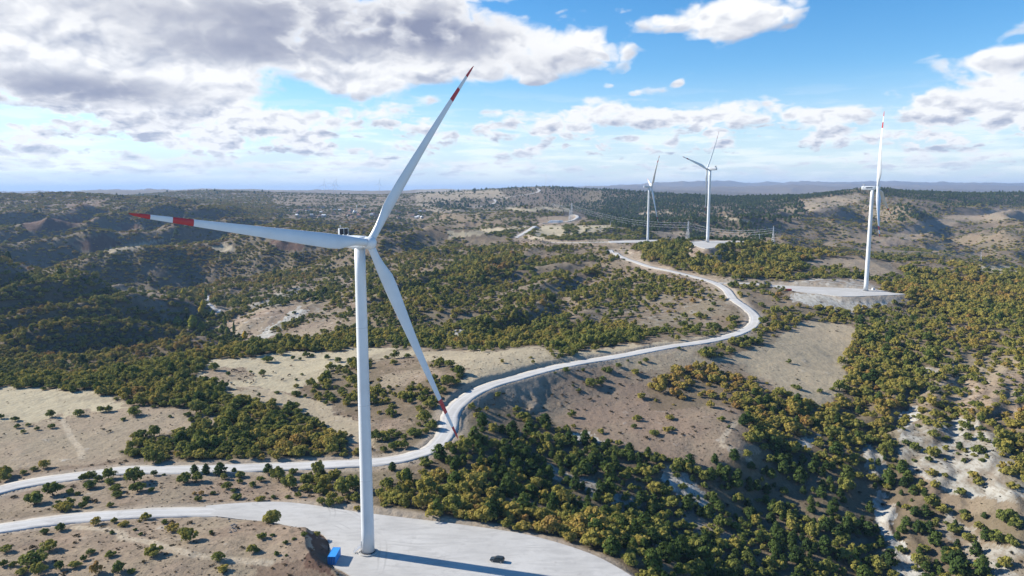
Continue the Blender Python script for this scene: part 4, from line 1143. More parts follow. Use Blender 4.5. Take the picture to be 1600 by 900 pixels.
scatter('low_scrub', 'scrub', np.stack([SX, SY, SZ - .03], -1), rng.lognormal(-.55, .4, ns) * (1 + SY / 900), rng.uniform(.6, 1.0, ns), rng.uniform(0, 6.28, ns), np.clip(rng.normal(.45, .25, ns), 0, 1), rng.integers(0, 3, ns), 'low dry scrub dotted over the open slopes')
# fine tufts of dry grass and stones on the near open ground
gx2, gy2 = np.meshgrid(np.arange(-360, 360, 2.0), np.arange(185, 470, 2.0))
gx2 = (gx2 + rng.uniform(-1, 1, gx2.shape)).ravel(); gy2 = (gy2 + rng.uniform(-1, 1, gy2.shape)).ravel()
m = np.abs(gx2) < .79 * gy2; gx2, gy2 = gx2[m], gy2[m]; gz2 = height(gx2, gy2)
d2, f2 = lookup(['den', 'field'], gx2, gy2, gz2)
pt = np.clip(.42 + .9 * fbm(gx2 / 18, gy2 / 18, 3, 201), .04, 1) * np.where(f2 > .6, .12, np.where(f2 > .2, .35, .8))
m = (rng.uniform(0, 1, len(gx2)) < pt) & (d2 < .5) & (gridval(d_road, gx2, gy2) > 1) & (gridval(d_pad, gx2, gy2) > 1)
gx2, gy2, gz2 = gx2[m], gy2[m], gz2[m]; n2_ = len(gx2)
scatter('dry_grass', 'scrub', np.stack([gx2, gy2, gz2 - .03], -1), rng.lognormal(-1.25, .4, n2_), rng.uniform(.5, .9, n2_), rng.uniform(0, 6.28, n2_), np.clip(rng.normal(.75, .25, n2_), 0, 1), rng.integers(0, 3, n2_), 'tufts of dry grass on the open ground')
print('TREES', NT, 'individual', int(indiv.sum()), 'scrub', ns)

# ------------------------------------------------------------------ container, car and other small things
def container(name, label, loc, rz, L, mat, doormat):
    t = thing(name, label, 'container', loc, rz)
    w, h = 2.44, 2.6
    bm = bmesh.new()
    n = int(L / .28)
    for side in (-1, 1):                                   # corrugated long walls
        pts = []
        for i in range(n * 4 + 1):
            x = -L / 2 + .08 + (L - .16) * i / (n * 4); pts.append((side * (w / 2 - (.0 if (i % 4) in (0, 1) else .04) - .02), x))
        for (a, y0), (b_, y1) in zip(pts, pts[1:]):
            v = [bm.verts.new(p) for p in ((a, y0, .16), (b_, y1, .16), (b_, y1, h - .12), (a, y0, h - .12))]; bm.faces.new(v)
    bm_box(bm, (0, 0, h - .06), (w - .16, L - .16, .06)); bm_box(bm, (0, L / 2 - .06, h / 2), (w - .2, .06, h - .25)); bm_box(bm, (0, 0, .16), (w - .1, L - .1, .1))
    obj('body', from_bm('body', bm, mat), t)
    bm = bmesh.new()
    for sx in (-1, 1):
        for sy in (-1, 1):
            bm_box(bm, (sx * (w / 2 - .06), sy * (L / 2 - .06), h / 2), (.13, .13, h), .015)
        for z in (.08, h - .06): bm_box(bm, (sx * (w / 2 - .06), 0, z), (.11, L - .26, .14))
    for sy in (-1, 1):
        for z in (.08, h - .06): bm_box(bm, (0, sy * (L / 2 - .06), z), (w - .26, .11, .14))
    obj('corner_frame', from_bm('corner_frame', bm, mat), t)
    for s in (-1, 1):
        bm = bmesh.new(); bm_box(bm, (s * .55, -L / 2 + .05, h / 2), (1.06, .05, h - .32), .01)
        d = obj('door', from_bm('door', bm, doormat), t)
        bm = bmesh.new()
        for q in (.3, .8): bm_tube(bm, (s * q, -L / 2 + .0, .2), (s * q, -L / 2 + .0, h - .2), .02, n=6)
        obj('lock_bar', from_bm('lock_bar', bm, M_steel), d)
    return t
c0 = at_z(522.5, 874.5, 0.06)
container('shipping_container', 'blue shipping container at the foot of the dark cut bank by the front turbine', c0, R(-2), 6.1, M_blue, M_bluedoor)
c1 = at_z(1231.5, 455.5, Z2 + .08)
container('shipping_container', 'red shipping container on the white pad of the lettered turbine', c1, R(78), 6.1, M_redbox, M_redbox)

def car(label, loc, rz):
    t = thing('parked_car', label, 'car', loc, rz)          # length along Y, front at -Y
    prof = [(-2.25, .45), (-2.28, .72), (-2.15, .86), (-1.2, 1.02), (-.95, 1.06), (.0, 1.09), (1.7, 1.10), (2.18, 1.08), (2.25, .80), (2.22, .42), (1.75, .32), (-1.85, .32)]
    def shell(prof, w0, w1, z0, z1):
        bm = bmesh.new(); rings = []
        for s in (-1, -.93, .93, 1):
            k = 1 if abs(s) < 1 else 0
            ring = []
            for y, z in prof:
                f = (z - z0) / (z1 - z0); w = w0 + (w1 - w0) * max(0, f)
                cy_, cz_ = 0, (z0 + z1) / 2; sh = 1 if k else .975
                ring.append((s * w, cy_ + (y - cy_) * sh, cz_ + (z - cz_) * sh))
            rings.append(ring)
        bm_loft(bm, rings); return bm
    body = obj('body', from_bm('body', shell(prof, .93, .90, .3, 1.1), M_car), t)
    cab = [(-1.0, 1.04), (-.25, 1.60), (.1, 1.66), (1.45, 1.64), (1.95, 1.50), (2.2, 1.07)]
    obj('cabin', from_bm('cabin', shell(cab, .86, .66, 1.04, 1.66), M_car), t)
    for s in (-1, 1):
        for y0, y1, tt in ((-.72, .30, 'w'), (.40, 1.22, 'w'), (1.30, 1.92, 'w')):
            bm = bmesh.new()
            def q(y, z): return (s * (.86 + (.66 - .86) * (z - 1.04) / .62 + .012), y, z)
            yt0 = max(y0, -.22) if y0 < -.5 else y0; yt1 = y1 if y1 < 1.9 else 1.72
            a = [q(y0, 1.10), q(y1, 1.10), q(yt1, 1.54), q(yt0, 1.54)]
            v = [bm.verts.new(p) for p in a]; bm.faces.new(v if s > 0 else v[::-1])
            bmesh.ops.solidify(bm, geom=bm.faces[:], thickness=.01)
            obj('side_window', from_bm('side_window', bm, M_glass), t)
        for y in (-1.4, 1.36):
            bm = bmesh.new(); bm_tube(bm, (s * .70, y, .36), (s * .945, y, .36), .36, n=20); wh = obj('wheel', from_bm('wheel', bm, M_rub), t)
            bm = bmesh.new(); bm_tube(bm, (s * .90, y, .36), (s * .955, y, .36), .23, n=14); obj('rim', from_bm('rim', bm, M_rim), wh)
        bm = bmesh.new(); bm_box(bm, (s * .68, -2.22, .80), (.36, .14, .14), .03); obj('headlight', from_bm('headlight', bm, M_lamp), t)
        bm = bmesh.new(); bm_box(bm, (s * .74, 2.21, .92), (.22, .10, .22), .03); obj('tail_light', from_bm('tail_light', bm, M_tail), t)
        bm = bmesh.new(); bm_box(bm, (s * 1.0, -.70, 1.14), (.2, .12, .14), .03); obj('mirror', from_bm('mirror', bm, M_car), t)
    for nm_, a in (('windscreen', [(-.68, -.93, 1.10), (.68, -.93, 1.10), (.60, -.33, 1.56), (-.60, -.33, 1.56)]), ('rear_window', [(.66, 2.19, 1.12), (-.66, 2.19, 1.12), (-.56, 2.00, 1.46), (.56, 2.00, 1.46)])):
        bm = bmesh.new(); off = Vector((0, -.03, .02)) if nm_ == 'windscreen' else Vector((0, .03, .01))
        v = [bm.verts.new(Vector(p) + off) for p in a]; bm.faces.new(v); bmesh.ops.solidify(bm, geom=bm.faces[:], thickness=.01)
        obj(nm_, from_bm(nm_, bm, M_glass), t)
    bm = bmesh.new()
    for s in (-1, 1): bm_tube(bm, (s * .55, .0, 1.70), (s * .55, 1.5, 1.69), .025, n=6)
    obj('roof_rail', from_bm('roof_rail', bm, M_dark), t)
pc = at_z(777, 877, 0.06)
car('dark green estate car parked alone on the pale gravel pad', pc, -R(90) - R(14) )

def cabinet(label, loc, rz, s=(2.4, 1.8, 2.0)):
    t = thing('electrical_cabinet', label, 'cabinet', loc, rz)
    bm = bmesh.new(); bm_box(bm, (0, 0, s[2] / 2 + .1), s, .05); obj('housing', from_bm('housing', bm, M_metalroof), t)
    bm = bmesh.new(); bm_box(bm, (0, -s[1] / 2 - .02, s[2] / 2 + .05), (s[0] * .8, .04, s[2] * .8), .01); obj('door', from_bm('door', bm, M_seam), t)
    bm = bmesh.new(); bm_box(bm, (0, 0, s[2] + .14), (s[0] + .2, s[1] + .2, .1)); obj('roof', from_bm('roof', bm, M_conc), t)
    bm = bmesh.new(); bm_box(bm, (0, 0, .05), (s[0] + .4, s[1] + .4, .3)); obj('plinth', from_bm('plinth', bm, M_conc), t)
p = at_z(1364.5, 453.0, Z2 + .08); cabinet('small white cabinet standing behind the lettered turbine tower', p, .2)

# boulders heaped beside the cut
def rock_mesh(seed):
    r = np.random.default_rng(seed); bm = bmesh.new(); bmesh.ops.create_icosphere(bm, subdivisions=2, radius=1)
    A = r.normal(size=(7, 3))
    for v in bm.verts:
        c = np.array(v.co); c = c * (1 + .12 * sum(math.sin(3 * float(a @ c)) for a in A) / 3)
        v.co = Vector((c[0], c[1] * .8, c[2] * .65))
    return from_bm('rock', bm, M_rock)
RK = [rock_mesh(i) for i in range(4)]
for i in range(26):
    px, py = 366 + random.gauss(0, 4.5), 824 + random.gauss(0, 5)
    p = drop(px, py); s = random.uniform(.2, .6)
    o = thing('rock', 'grey boulder in the heap beside the dug hollow on the knoll', 'rock', p, random.uniform(0, 6), 'boulders heaped beside the dug hollow', RK[i % 4]); o.scale = (s, s, s)

# cattle on the pasture
def cow_mesh(name, mat, head_down):
    bm = bmesh.new(); sk = []
    def chain(pts):
        pv = None
        for x, y, z, r, i in pts:
            v = i if isinstance(i, bmesh.types.BMVert) else bm.verts.new((x, y, z))
            if not isinstance(i, bmesh.types.BMVert): sk.append((v, r))
            if pv is not None: bm.edges.new((pv, v))
            pv = v
        return pv
    rump = bm.verts.new((0, .75, 1.12)); sk.append((rump, .30)); mid = bm.verts.new((0, .0, 1.02)); sk.append((mid, .40)); chest = bm.verts.new((0, -.65, 1.08)); sk.append((chest, .34))
    bm.edges.new((rump, mid)); bm.edges.new((mid, chest))
    hz = .35 if head_down else 1.35
    chain([(0, 0, 0, 0, chest), (0, -1.0, (1.08 + hz) / 2 + .1, .20, None), (0, -1.3, hz + .06, .15, None), (0, -1.62, hz - .12, .09, None)])
    for s in (-1, 1):
        chain([(0, 0, 0, 0, chest), (s * .22, -.62, .72, .13, None), (s * .22, -.58, .40, .07, None), (s * .22, -.60, .05, .07, None)])
        chain([(0, 0, 0, 0, rump), (s * .22, .72, .80, .17, None), (s * .22, .88, .45, .075, None), (s * .22, .82, .05, .07, None)])
    chain([(0, 0, 0, 0, rump), (0, 1.02, 1.05, .05, None), (0, 1.06, .55, .04, None)])
    me = bpy.data.meshes.new('skin'); bm.verts.index_update(); rad_ = [r for v, r in sorted(sk, key=lambda q: q[0].index)]
    bm.to_mesh(me); bm.free()
    o = bpy.data.objects.new('cow_form', me); COL.objects.link(o)
    o.modifiers.new('s', 'SKIN'); o.modifiers.new('d', 'SUBSURF').levels = 1
    for k, sv in enumerate(me.skin_vertices[0].data): sv.radius = (rad_[k], rad_[k]); sv.use_root = (k == 0)
    bpy.context.view_layer.update()
    m2 = bpy.data.meshes.new_from_object(o.evaluated_get(bpy.context.evaluated_depsgraph_get()))
    bpy.data.objects.remove(o); m2.name = name; m2.materials.clear(); m2.materials.append(mat)
    return m2
COWS = [cow_mesh('cow', M_cow, True), cow_mesh('cow', M_cow2, True), cow_mesh('cow', M_cow, False)]
for k, (px, py) in enumerate([(362,580.5),(369,580),(396,587.5),(384,590.5),(382.5,597.5),(396,597),(392.5,600),(330,600.5),(357,597.5),(362,601.5),(455,573),(427,582.5),(452,587.5),(410,587),(412,590.5),(375,583),(345,599),(441,595)]):
    p = drop(px, py)
    thing('cow', ('brown' if k % 3 == 1 else 'dark') + ' cow grazing on the pale pasture beyond the hedge', 'cow', p, random.uniform(0, 6.28), ('brown' if k % 3 == 1 else 'dark') + ' cattle on the pasture', COWS[k % 3])

# ---------------------------------------------------------------- pylons, poles, wires, mast
def pylon(label, p, H, rz, group='lattice pylons of the power line'):
    t = thing('lattice_pylon', label, 'pylon', p, rz, group)
    bm = bmesh.new(); r = .11 * H / 36
    def half(z): return np.interp(z / H, [0, .62, .72, 1], [3.4, 1.1, .9, .35]) * H / 36
    lv = [0, .13, .25, .36, .46, .55, .63, .72, .82, .92, 1]
    for a, b_ in zip(lv, lv[1:]):
        z0, z1 = a * H, b_ * H; h0, h1 = half(z0), half(z1)
        for sx in (-1, 1):
            for sy in (-1, 1):
                bm_tube(bm, (sx * h0, sy * h0, z0), (sx * h1, sy * h1, z1), r * 1.5, n=4)
        for s in (-1, 1):
            bm_tube(bm, (-h0, s * h0, z0), (h1, s * h1, z1), r, n=4); bm_tube(bm, (h0, s * h0, z0), (-h1, s * h1, z1), r, n=4)
            bm_tube(bm, (s * h0, -h0, z0), (s * h1, h1, z1), r, n=4); bm_tube(bm, (s * h0, h0, z0), (s * h1, -h1, z1), r, n=4)
    obj('lattice_mast', from_bm('lattice_mast', bm, M_steel), t)
    for z, w in ((.70, 5.2), (.82, 4.4), (.93, 3.6)):
        bm = bmesh.new(); zz = z * H; w = w * H / 36; h = half(zz)
        for s in (-1, 1):
            bm_tube(bm, (s * h, -h, zz), (s * w, 0, zz + .3), r, n=4); bm_tube(bm, (s * h, h, zz), (s * w, 0, zz + .3), r, n=4); bm_tube(bm, (s * h, 0, zz + 1.4 * H / 36), (s * w, 0, zz + .3), r, n=4)
            bm_tube(bm, (s * w, 0, zz + .3), (s * w, 0, zz - 1.5), r * 1.3, n=5)
        obj('crossarm', from_bm('crossarm', bm, M_steel), t)
    return p, H, rz
def base_at(px, py, Y=None):
    if Y is None: return drop(px, py)
    u, s = ray(px, py); return np.array([u * Y, Y, float(height(np.array([u * Y]), np.array([Y]))[0])])
def top_h(p, py_top):
    Y = p[1]; k = (450 - py_top) / F
    # height so that the tip projects to the photo row
    lo_, hi_ = 0, 120
    for _ in range(40):
        m_ = (lo_ + hi_) / 2
        if project(p[0], Y, p[2] + m_)[1] > py_top: lo_ = m_
        else: hi_ = m_
    return lo_
PY = []
for px, py, pt, rz, Yf, lb in [(893, 341, 317.5, .9, 2030, 'tall lattice pylon standing behind the small substation'), (890, 342.5, 328, .9, 1960, 'shorter lattice gantry pylon at the substation gate'),
                            (1208, 371, 353.5, 1.0, 1380, 'lattice pylon in front of the dark trees behind the ridge'), (1532, 408, 393, 1.2, 1420, 'faint lattice pylon on the hazy valley slope'), (1075, 362, 345, .9, 1620, 'lattice pylon half hidden behind the ridge between two turbines')]:
    p = base_at(px, py, Yf); H = min(max(top_h(p, pt), 12), 52); PY.append(pylon(lb, p, H, rz))
def pole(label, px, py, pt, Yf, r=.28, name='utility_pole', cat='pole'):
    p = base_at(px, py, Yf); H = max(top_h(p, pt), 6)
    t = thing(name, label, cat, p, 0)
    bm = bmesh.new(); bm_tube(bm, (0, 0, -.3), (0, 0, H), r, r * .6, 8); obj('shaft', from_bm('shaft', bm, M_steel), t)
    bm = bmesh.new(); bm_box(bm, (0, 0, H - .8), (3.2, .2, .2)); bm_tube(bm, (-1.4, 0, H - .7), (-1.4, 0, H - .2), .08, n=5); bm_tube(bm, (1.4, 0, H - .7), (1.4, 0, H - .2), .08, n=5); obj('crossbar', from_bm('crossbar', bm, M_steel), t)
    return p, H
pole('pale pole on the slope below the substation', 954, 355, 346, 1700, .5)
pole('thin white pole at the end of the turbine pad on the ridge', 1186.5, 377.5, 366, 985, .3)
mp = base_at(853, 290, None); mp = drop(853, 291)
mt_ = thing('radio_mast', 'slender radio mast on the rounded hilltop', 'mast', mp, 0)
mH = min(top_h(mp, 268), 110)
bm = bmesh.new(); bm_tube(bm, (0, 0, -1), (0, 0, mH), .9, .5, 6); obj('mast_pole', from_bm('mast_pole', bm, M_steel), mt_)
bm = bmesh.new(); bm_box(bm, (5, 0, 1.5), (5, 4, 3.4)); obj('equipment_hut', from_bm('equipment_hut', bm, M_wall), mt_)
def wires(A, B, sag, label, n=3, r=.085, endB=None):
    pa, Ha, ra = A; 
    for k, z in enumerate((.70, .82, .93)):
        for s in (-1, 1):
            w = (5.2, 4.4, 3.6)[k]
            def tip(P): p_, H_, rz_ = P; return Vector((p_[0] + s * w * H_ / 36 * math.cos(rz_), p_[1] + s * w * H_ / 36 * math.sin(rz_), p_[2] + z * H_ - 1.2))
            a = tip(A); b_ = tip(B) if endB is None else Vector(endB) + Vector((s * 2, 0, k * 2))
            bm = bmesh.new(); pv = None; N_ = 26; rings = []
            for i in range(N_ + 1):
                t_ = i / N_; q = a.lerp(b_, t_); q.z -= sag * 4 * t_ * (1 - t_)
                d = (b_ - a).normalized(); sx = d.cross(Vector((0, 0, 1))).normalized()
                rings.append([q + sx * r, q + Vector((0, 0, r)), q - sx * r, q - Vector((0, 0, r))])
            bm_loft(bm, rings); o = obj('power_line', from_bm('power_line', bm, M_steel)); o['label'] = label; o['category'] = 'power line'; o['group'] = label
wires(PY[0], PY[4], 14, 'sagging power line between the substation pylon and the ridge')
wires(PY[2], PY[4], 10, 'power line from the ridge pylon back toward the hidden pylon')
wires(PY[2], PY[3], 16, 'power line descending from the ridge pylon into the valley')
wires(PY[0], PY[0], 4, 'short power line leaving the substation pylon over the bare spur', endB=base_at(862, 328, 2350) + np.array([0, 0, 14.0]))

# ---------------------------------------------------------------- substation and village
def house(name, label, p, rz, w, l, h, wall, roof, group=None, flat=False):
    t = thing(name, label, 'house' if name == 'village_house' else 'building', p, rz, group)
    bm = bmesh.new(); bm_box(bm, (0, 0, h / 2 - .6), (w, l, h + 1.2)); wl = obj('wall', from_bm('wall', bm, wall), t)
    bm = bmesh.new(); o = .5
    if flat: bm_box(bm, (0, 0, h + .14), (w + .6, l + .6, .28))
    else:
        rh = w * .28
        rings = [[(-w / 2 - o, y, h), (w / 2 + o, y, h), (w / 2 + o, y, h + .15), (0, y, h + rh), (-w / 2 - o, y, h + .15)] for y in (-l / 2 - o, l / 2 + o)]
        bm_loft(bm, rings)
    obj('roof', from_bm('roof', bm, roof), t)
    for s in (-1, 1):
        for k in range(2 if l < 14 else 4):
            y = -l / 2 + (k + .5) * l / (2 if l < 14 else 4)
            bm = bmesh.new(); bm_box(bm, (s * (w / 2 + .01), y, h * .55), (.06, 1.1, 1.3)); obj('window', from_bm('window', bm, M_glass), t)
    return t
for px, py, w, l, h, lb in [(866.5, 345.5, 12, 26, 6, 'white sheet roofed control building at the substation'), (876, 343.5, 8, 12, 5, 'small white switch house beside the control building'), (859, 347.0, 7, 9, 4, 'low white hut at the edge of the substation yard')]:
    p = base_at(px, py, 1990); house('substation_building', lb, p, R(70), w, l, h, M_metalroof, M_metalroof, flat=True)
rv = random.Random(5)
vil = []
for _ in range(400):
    px, py = rv.uniform(462, 588), rv.uniform(324, 342)
    if rv.random() < .25: px, py = rv.uniform(612, 668), rv.uniform(330, 342)
    p = drop(px, py)
    if p[1] < 2200 or p[1] > 4200 or any(math.hypot(p[0] - q[0], p[1] - q[1]) < 17 for q in vil): continue
    vil.append(p)
    if len(vil) >= 46: break
protoH = None
PAL = [('white walled', M_wall, M_roof), ('ochre walled', M_wall2, M_roof), ('white roofed', M_wall, M_metalroof)]
HP = []
for nm_, wm, rm in PAL:
    HP.append(None)
for i, p in enumerate(vil):
    k = rv.choice([0, 0, 1, 1, 2]); nm_, wm, rm = PAL[k]; lb = f'{nm_} house in the village below the far hills'; gp = f'{nm_} village houses'
    if HP[k] is None: HP[k] = house('village_house', lb, p, rv.uniform(0, 3), 9, 12, 6, wm, rm, gp)
    else: copy_thing(HP[k], p, rv.uniform(0, 3), lb, gp, scale=[rv.uniform(.8, 1.3)] * 3)
p = drop(554, 334)
mo = thing('mosque', 'village mosque with one slim white minaret among the houses', 'mosque', p, .4)
bm = bmesh.new(); bm_box(bm, (0, 0, 4), (14, 16, 9)); obj('wall', from_bm('wall', bm, M_wall), mo)
bm = bmesh.new(); lathe(bm, [(5.5, 8.3), (5.4, 9.6), (4.6, 11.8), (3.0, 13.3), (.1, 14)], 20); obj('dome', from_bm('dome', bm, M_steel, True), mo)
bm = bmesh.new(); lathe(bm, [(1.6, -.5), (1.5, 10), (1.3, 26), (2.0, 26.5), (2.0, 28), (1.1, 28.1), (1.0, 33), (.05, 40)], 14); m_ = obj('minaret', from_bm('minaret', bm, M_metalroof, True), mo); m_.location = (9, -6, 0)
# ------------------------------------------------------------------ light, sky, air, camera
SUN_EL = R(30); sd = Vector((-.963, .27, 0)).normalized()
sun = bpy.data.lights.new('sun', 'SUN'); sun.energy = 5.0; sun.angle = R(.53); sun.color = (1, .925, .80)
so = bpy.data.objects.new('sun', sun); link(so)
to_sun = Vector((sd.x * math.cos(SUN_EL), sd.y * math.cos(SUN_EL), math.sin(SUN_EL)))
so.rotation_euler = to_sun.to_track_quat('Z', 'Y').to_euler(); so.location = to_sun * 500

w = bpy.data.worlds.new('World'); scene.world = w; w.use_nodes = True
nt = w.node_tree; nt.nodes.clear(); b = NB(nt)
sky = b.n('ShaderNodeTexSky', sky_type='NISHITA'); sky.sun_disc = False; sky.sun_elevation = SUN_EL; sky.sun_rotation = math.atan2(sd.x, sd.y) % (2 * math.pi)
sky.altitude = 900; sky.air_density = 1.0; sky.dust_density = .25; sky.ozone_density = 2.0
w.cycles.sampling_method = 'MANUAL'; w.cycles.sample_map_resolution = 512
dirv = b.n('ShaderNodeTexCoord').outputs['Generated']
dx, dy, dz = b.sep(dirv)
az = b.math('ARCTAN2', dx, dy); el = b.math('ARCSINE', dz)
P = b.comb(az, el, 0)
def azel(px, py):
    u, s = ray(px, py); return math.atan(u), math.atan(s / math.sqrt(1 + u * u))
def blobs(L, base=False):
    tot = None
    for px, py, rx, ry, a in L:
        c = azel(px, py); Pk = P
        if tot is not None:                      # keeps the sums in sequence, so the shader stack stays small
            x = b.n('ShaderNodeVectorMath', operation='MULTIPLY_ADD'); b.l(tot, x.inputs[0]); x.inputs[1].default_value = (1e-9, 1e-9, 0); b.l(P, x.inputs[2]); Pk = x.outputs[0]
        q = b.vmath('MULTIPLY', b.vmath('SUBTRACT', Pk, (c[0], c[1], 0)), (F / rx, F / ry, 0))
        v = b.math('MULTIPLY', b.rng(b.vmath('LENGTH', q), 1.2, .2, 0, 1, True), a)
        v = b.vmath('SCALE', b.vmath('ADD', b.vmath('MULTIPLY', q, (0, 1, 0)), (1, 0, 0)), sc=v)
        tot = v if tot is None else b.vmath('ADD', tot, v)
    x = b.sep(tot)
    return (x[0], x[1]) if base else x[0]
CLOUD = [(90,20,330,90,1.0),(470,40,420,100,1.0),(720,20,130,80,.7),(840,85,200,50,.9),(700,105,190,34,.7),(120,135,240,38,.95),(320,165,150,44,.8),(560,132,80,26,.9),(400,105,240,36,.6),
         (300,190,170,40,.8),(470,195,120,32,.7),(580,188,110,32,.85),(670,157,30,13,.95),(690,205,90,26,.6),(790,185,70,34,.95),(870,190,80,28,.8),(955,180,110,36,.95),(1060,190,80,26,.75),(1150,182,90,36,.9),(1230,180,50,24,.7),(1320,186,70,28,.85),(1490,150,90,40,1.0),(1530,178,120,30,.8),(1590,155,80,36,.9),
         (1030,38,60,20,.7),(1110,25,90,30,.85),(1200,8,110,34,.95),(1140,45,60,22,.85),(972,16,34,9,.7),(1080,60,24,9,.6),(1550,95,90,15,.8),(1600,85,70,18,.8),(1060,130,16,8,.9),(1040,140,40,8,.5),(1500,-10,140,14,.5),(836,126,26,8,.9),(950,134,14,7,.7),(990,145,16,6,.6),(1390,143,30,10,.6),
         (60,60,200,110,.55),(150,215,330,26,.55),(430,228,220,20,.5),(700,235,260,16,.45),(850,215,150,14,.5),(1000,232,200,14,.45),(1080,215,120,12,.45),(1300,225,260,18,.48),(1500,210,160,20,.6),(100,255,420,16,.45),(500,260,300,12,.4),(760,262,260,12,.4),(1200,255,260,12,.4),(1500,250,220,14,.42),
         (200,-200,900,150,.8),(900,-260,500,100,.6),(-700,50,600,200,.6),(2300,60,500,120,.5)]
DARK = [(500,35,350,60,1.0),(360,80,150,22,.5),(690,55,120,40,.55),(130,140,170,24,1.0),(820,100,150,26,.35),(250,190,60,12,.3)]
cov, low = blobs(CLOUD, True); drk = blobs(DARK)
low = b.math('DIVIDE', low, b.math('MAXIMUM', cov, .15))
hi = b.rng(el, .06, .16, 0, 1, True); lo2 = b.rng(el, .015, .06, 0, 1, True)
def fmix(f, a, c):
    x = b.n('ShaderNodeMix', data_type='FLOAT'); b.put(x.inputs[0], f); b.put(x.inputs[2], a); b.put(x.inputs[3], c); return x.outputs[0]
def puff(Q, sx, sy, scale, seed):
    v = b.vmath('MULTIPLY', Q, (sx, sy, 1))
    warp = b.n('ShaderNodeTexNoise', noise_dimensions='2D'); b.l(v, warp.inputs['Vector']); warp.inputs['Scale'].default_value = scale * 2.2; warp.inputs['Detail'].default_value = 4
    v2 = b.vmath('ADD', v, b.vmath('SCALE', b.vmath('SUBTRACT', warp.outputs['Color'], (.5, .5, .5)), sc=.28 / scale * 2))
    f = b.noise2(v, scale, 7, .5, seed)
    vo = b.n('ShaderNodeTexVoronoi', feature='F1', voronoi_dimensions='2D'); b.l(v2, vo.inputs['Vector']); vo.inputs['Scale'].default_value = scale * 2.4; vo.inputs['Detail'].default_value = 2; vo.inputs['Roughness'].default_value = .5; vo.normalize = True
    p = b.math('SUBTRACT', 1.0, b.math('MULTIPLY', vo.outputs['Distance'], 1.6))
    return b.math('ADD', b.math('MULTIPLY', f, .62), b.math('MULTIPLY', p, .38))
def cloudnoise(off):
    Q = b.vmath('ADD', P, (off[0], off[1], 0))
    A = puff(Q, 1, 1.7, 6.0, 3.1); B = puff(Q, 1, 2.3, 13.0, 7.7); C = b.noise2(b.vmath('MULTIPLY', Q, (1, 4.5, 1)), 30.0, 7, .58, 2.2)
    return fmix(hi, fmix(lo2, C, B), A)
n0 = cloudnoise((0, 0)); n1 = cloudnoise((.007, -.010))
D = b.math('SUBTRACT', b.math('ADD', b.math('MULTIPLY', cov, .62), b.math('MULTIPLY', b.math('SUBTRACT', n0, .5), fmix(hi, 3.4, 2.6))), fmix(lo2, .02, .31))
mask = b.rng(D, 0, .42, 0, fmix(lo2, .62, 1.0), True)
relief = b.math('MULTIPLY', b.math('MULTIPLY', b.math('SUBTRACT', n1, n0), fmix(lo2, 1.6, 3.0)), b.rng(drk, .1, .9, 1, .25))
shade = b.math('ADD', b.math('ADD', .84, relief), b.math('MULTIPLY', low, fmix(lo2, .2, .42)))
shade = b.math('SUBTRACT', shade, b.rng(D, .35, 1.1, 0, fmix(lo2, .05, .18), True))
shade = b.math('ADD', shade, b.rng(D, .02, .3, .22, 0, True), clamp=True)
ccol = b.mix(b.rng(shade, .1, .85), (.46, .50, .61), (1.0, 1.0, 1.0))
ccol = b.mix(b.math('MULTIPLY', b.math('MULTIPLY', drk, b.rng(D, .12, .75, 0, 1, True)), b.rng(shade, .3, 1.1, 1.0, .62), clamp=True), ccol, (.27, .30, .42))
CL = b.n('ShaderNodeBackground'); b.l(ccol, CL.inputs[0]); CL.inputs[1].default_value = .58
BG = b.n('ShaderNodeBackground'); BG.inputs[1].default_value = .098
hs = b.n('ShaderNodeHueSaturation'); b.l(sky.outputs[0], hs.inputs['Color']); hs.inputs['Saturation'].default_value = 1.4; b.l(hs.outputs[0], BG.inputs[0])
veil = b.math('MULTIPLY', b.rng(el, .17, .0, 0, .97, True), b.rng(b.noise(b.vmath('MULTIPLY', P, (1, 3, 1)), 5.0, 5, .5), .2, .7, .5, 1.0))
VL = b.n('ShaderNodeBackground'); VL.inputs[0].default_value = (.74, .86, .97, 1); VL.inputs[1].default_value = .56
streak = b.math('MULTIPLY', b.rng(b.noise2(b.vmath('MULTIPLY', P, (1, 8, 1)), 9.0, 6, .6, 4.4), .42, .62, 0, 1, True), b.math('MULTIPLY', b.rng(el, .004, .03), b.rng(el, .15, .07)))
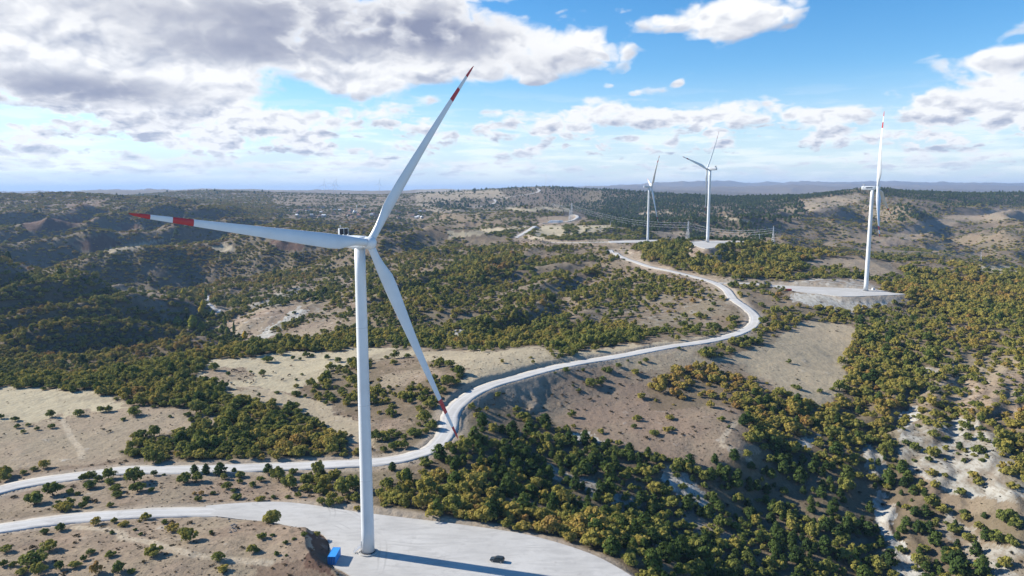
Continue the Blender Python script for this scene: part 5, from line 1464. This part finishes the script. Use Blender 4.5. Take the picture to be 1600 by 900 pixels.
b.l(b.mix(b.math('MULTIPLY', streak, .9), (.74, .86, .97), (1.12, 1.13, 1.14)), VL.inputs[0]); veil = b.math('MAXIMUM', veil, b.math('MULTIPLY', streak, .72))
mv = b.n('ShaderNodeMixShader'); b.l(veil, mv.inputs[0]); b.l(BG.outputs[0], mv.inputs[1]); b.l(VL.outputs[0], mv.inputs[2]); BG = mv
mxs = b.n('ShaderNodeMixShader'); b.l(b.math('MULTIPLY', mask, b.rng(el, -.005, .03)), mxs.inputs[0]); b.l(BG.outputs[0], mxs.inputs[1]); b.l(CL.outputs[0], mxs.inputs[2])
wo = b.n('ShaderNodeOutputWorld'); b.l(mxs.outputs[0], wo.inputs[0])

# haze: one closed box of even air
bm = bmesh.new(); zb, zt = float(TZ.min()) - 3, max(float(TZ.max()) + 30, 330)
bm_box(bm, (0, 20500, (zb + zt) / 2), (90000, 44000, zt - zb))
m, nt = newmat('haze'); b = NB(nt)
pv = b.n('ShaderNodeVolumePrincipled'); pv.inputs['Color'].default_value = (.42, .63, 1.0, 1); pv.inputs['Density'].default_value = HAZE = 4.6e-5; pv.inputs['Anisotropy'].default_value = .1
b.l(pv.outputs[0], b.n('ShaderNodeOutputMaterial').inputs['Volume'])
hz = obj('haze', from_bm('haze', bm, m), kind='stuff', label='thin blue haze in the distant air')

cam = bpy.data.cameras.new('camera'); co = bpy.data.objects.new('camera', cam); link(co)
co.location = (0, 0, CZ); co.rotation_euler = (math.pi / 2 - PITCH, 0, 0)
cam.sensor_width = 36; cam.lens = 36 * F / 1600; cam.clip_start = 1; cam.clip_end = 120000
scene.camera = co
vs = scene.view_settings; vs.view_transform = 'Standard'; vs.look = 'None'; vs.exposure = 0.85; vs.gamma = 1
cy_ = scene.cycles
cy_.max_bounces = 4; cy_.diffuse_bounces = 2; cy_.glossy_bounces = 2; cy_.transmission_bounces = 2; cy_.volume_bounces = 0; cy_.transparent_max_bounces = 4
cy_.caustics_reflective = False; cy_.caustics_refractive = False
cy_.use_denoising = True
cy_.use_adaptive_sampling = True; cy_.adaptive_threshold = .01
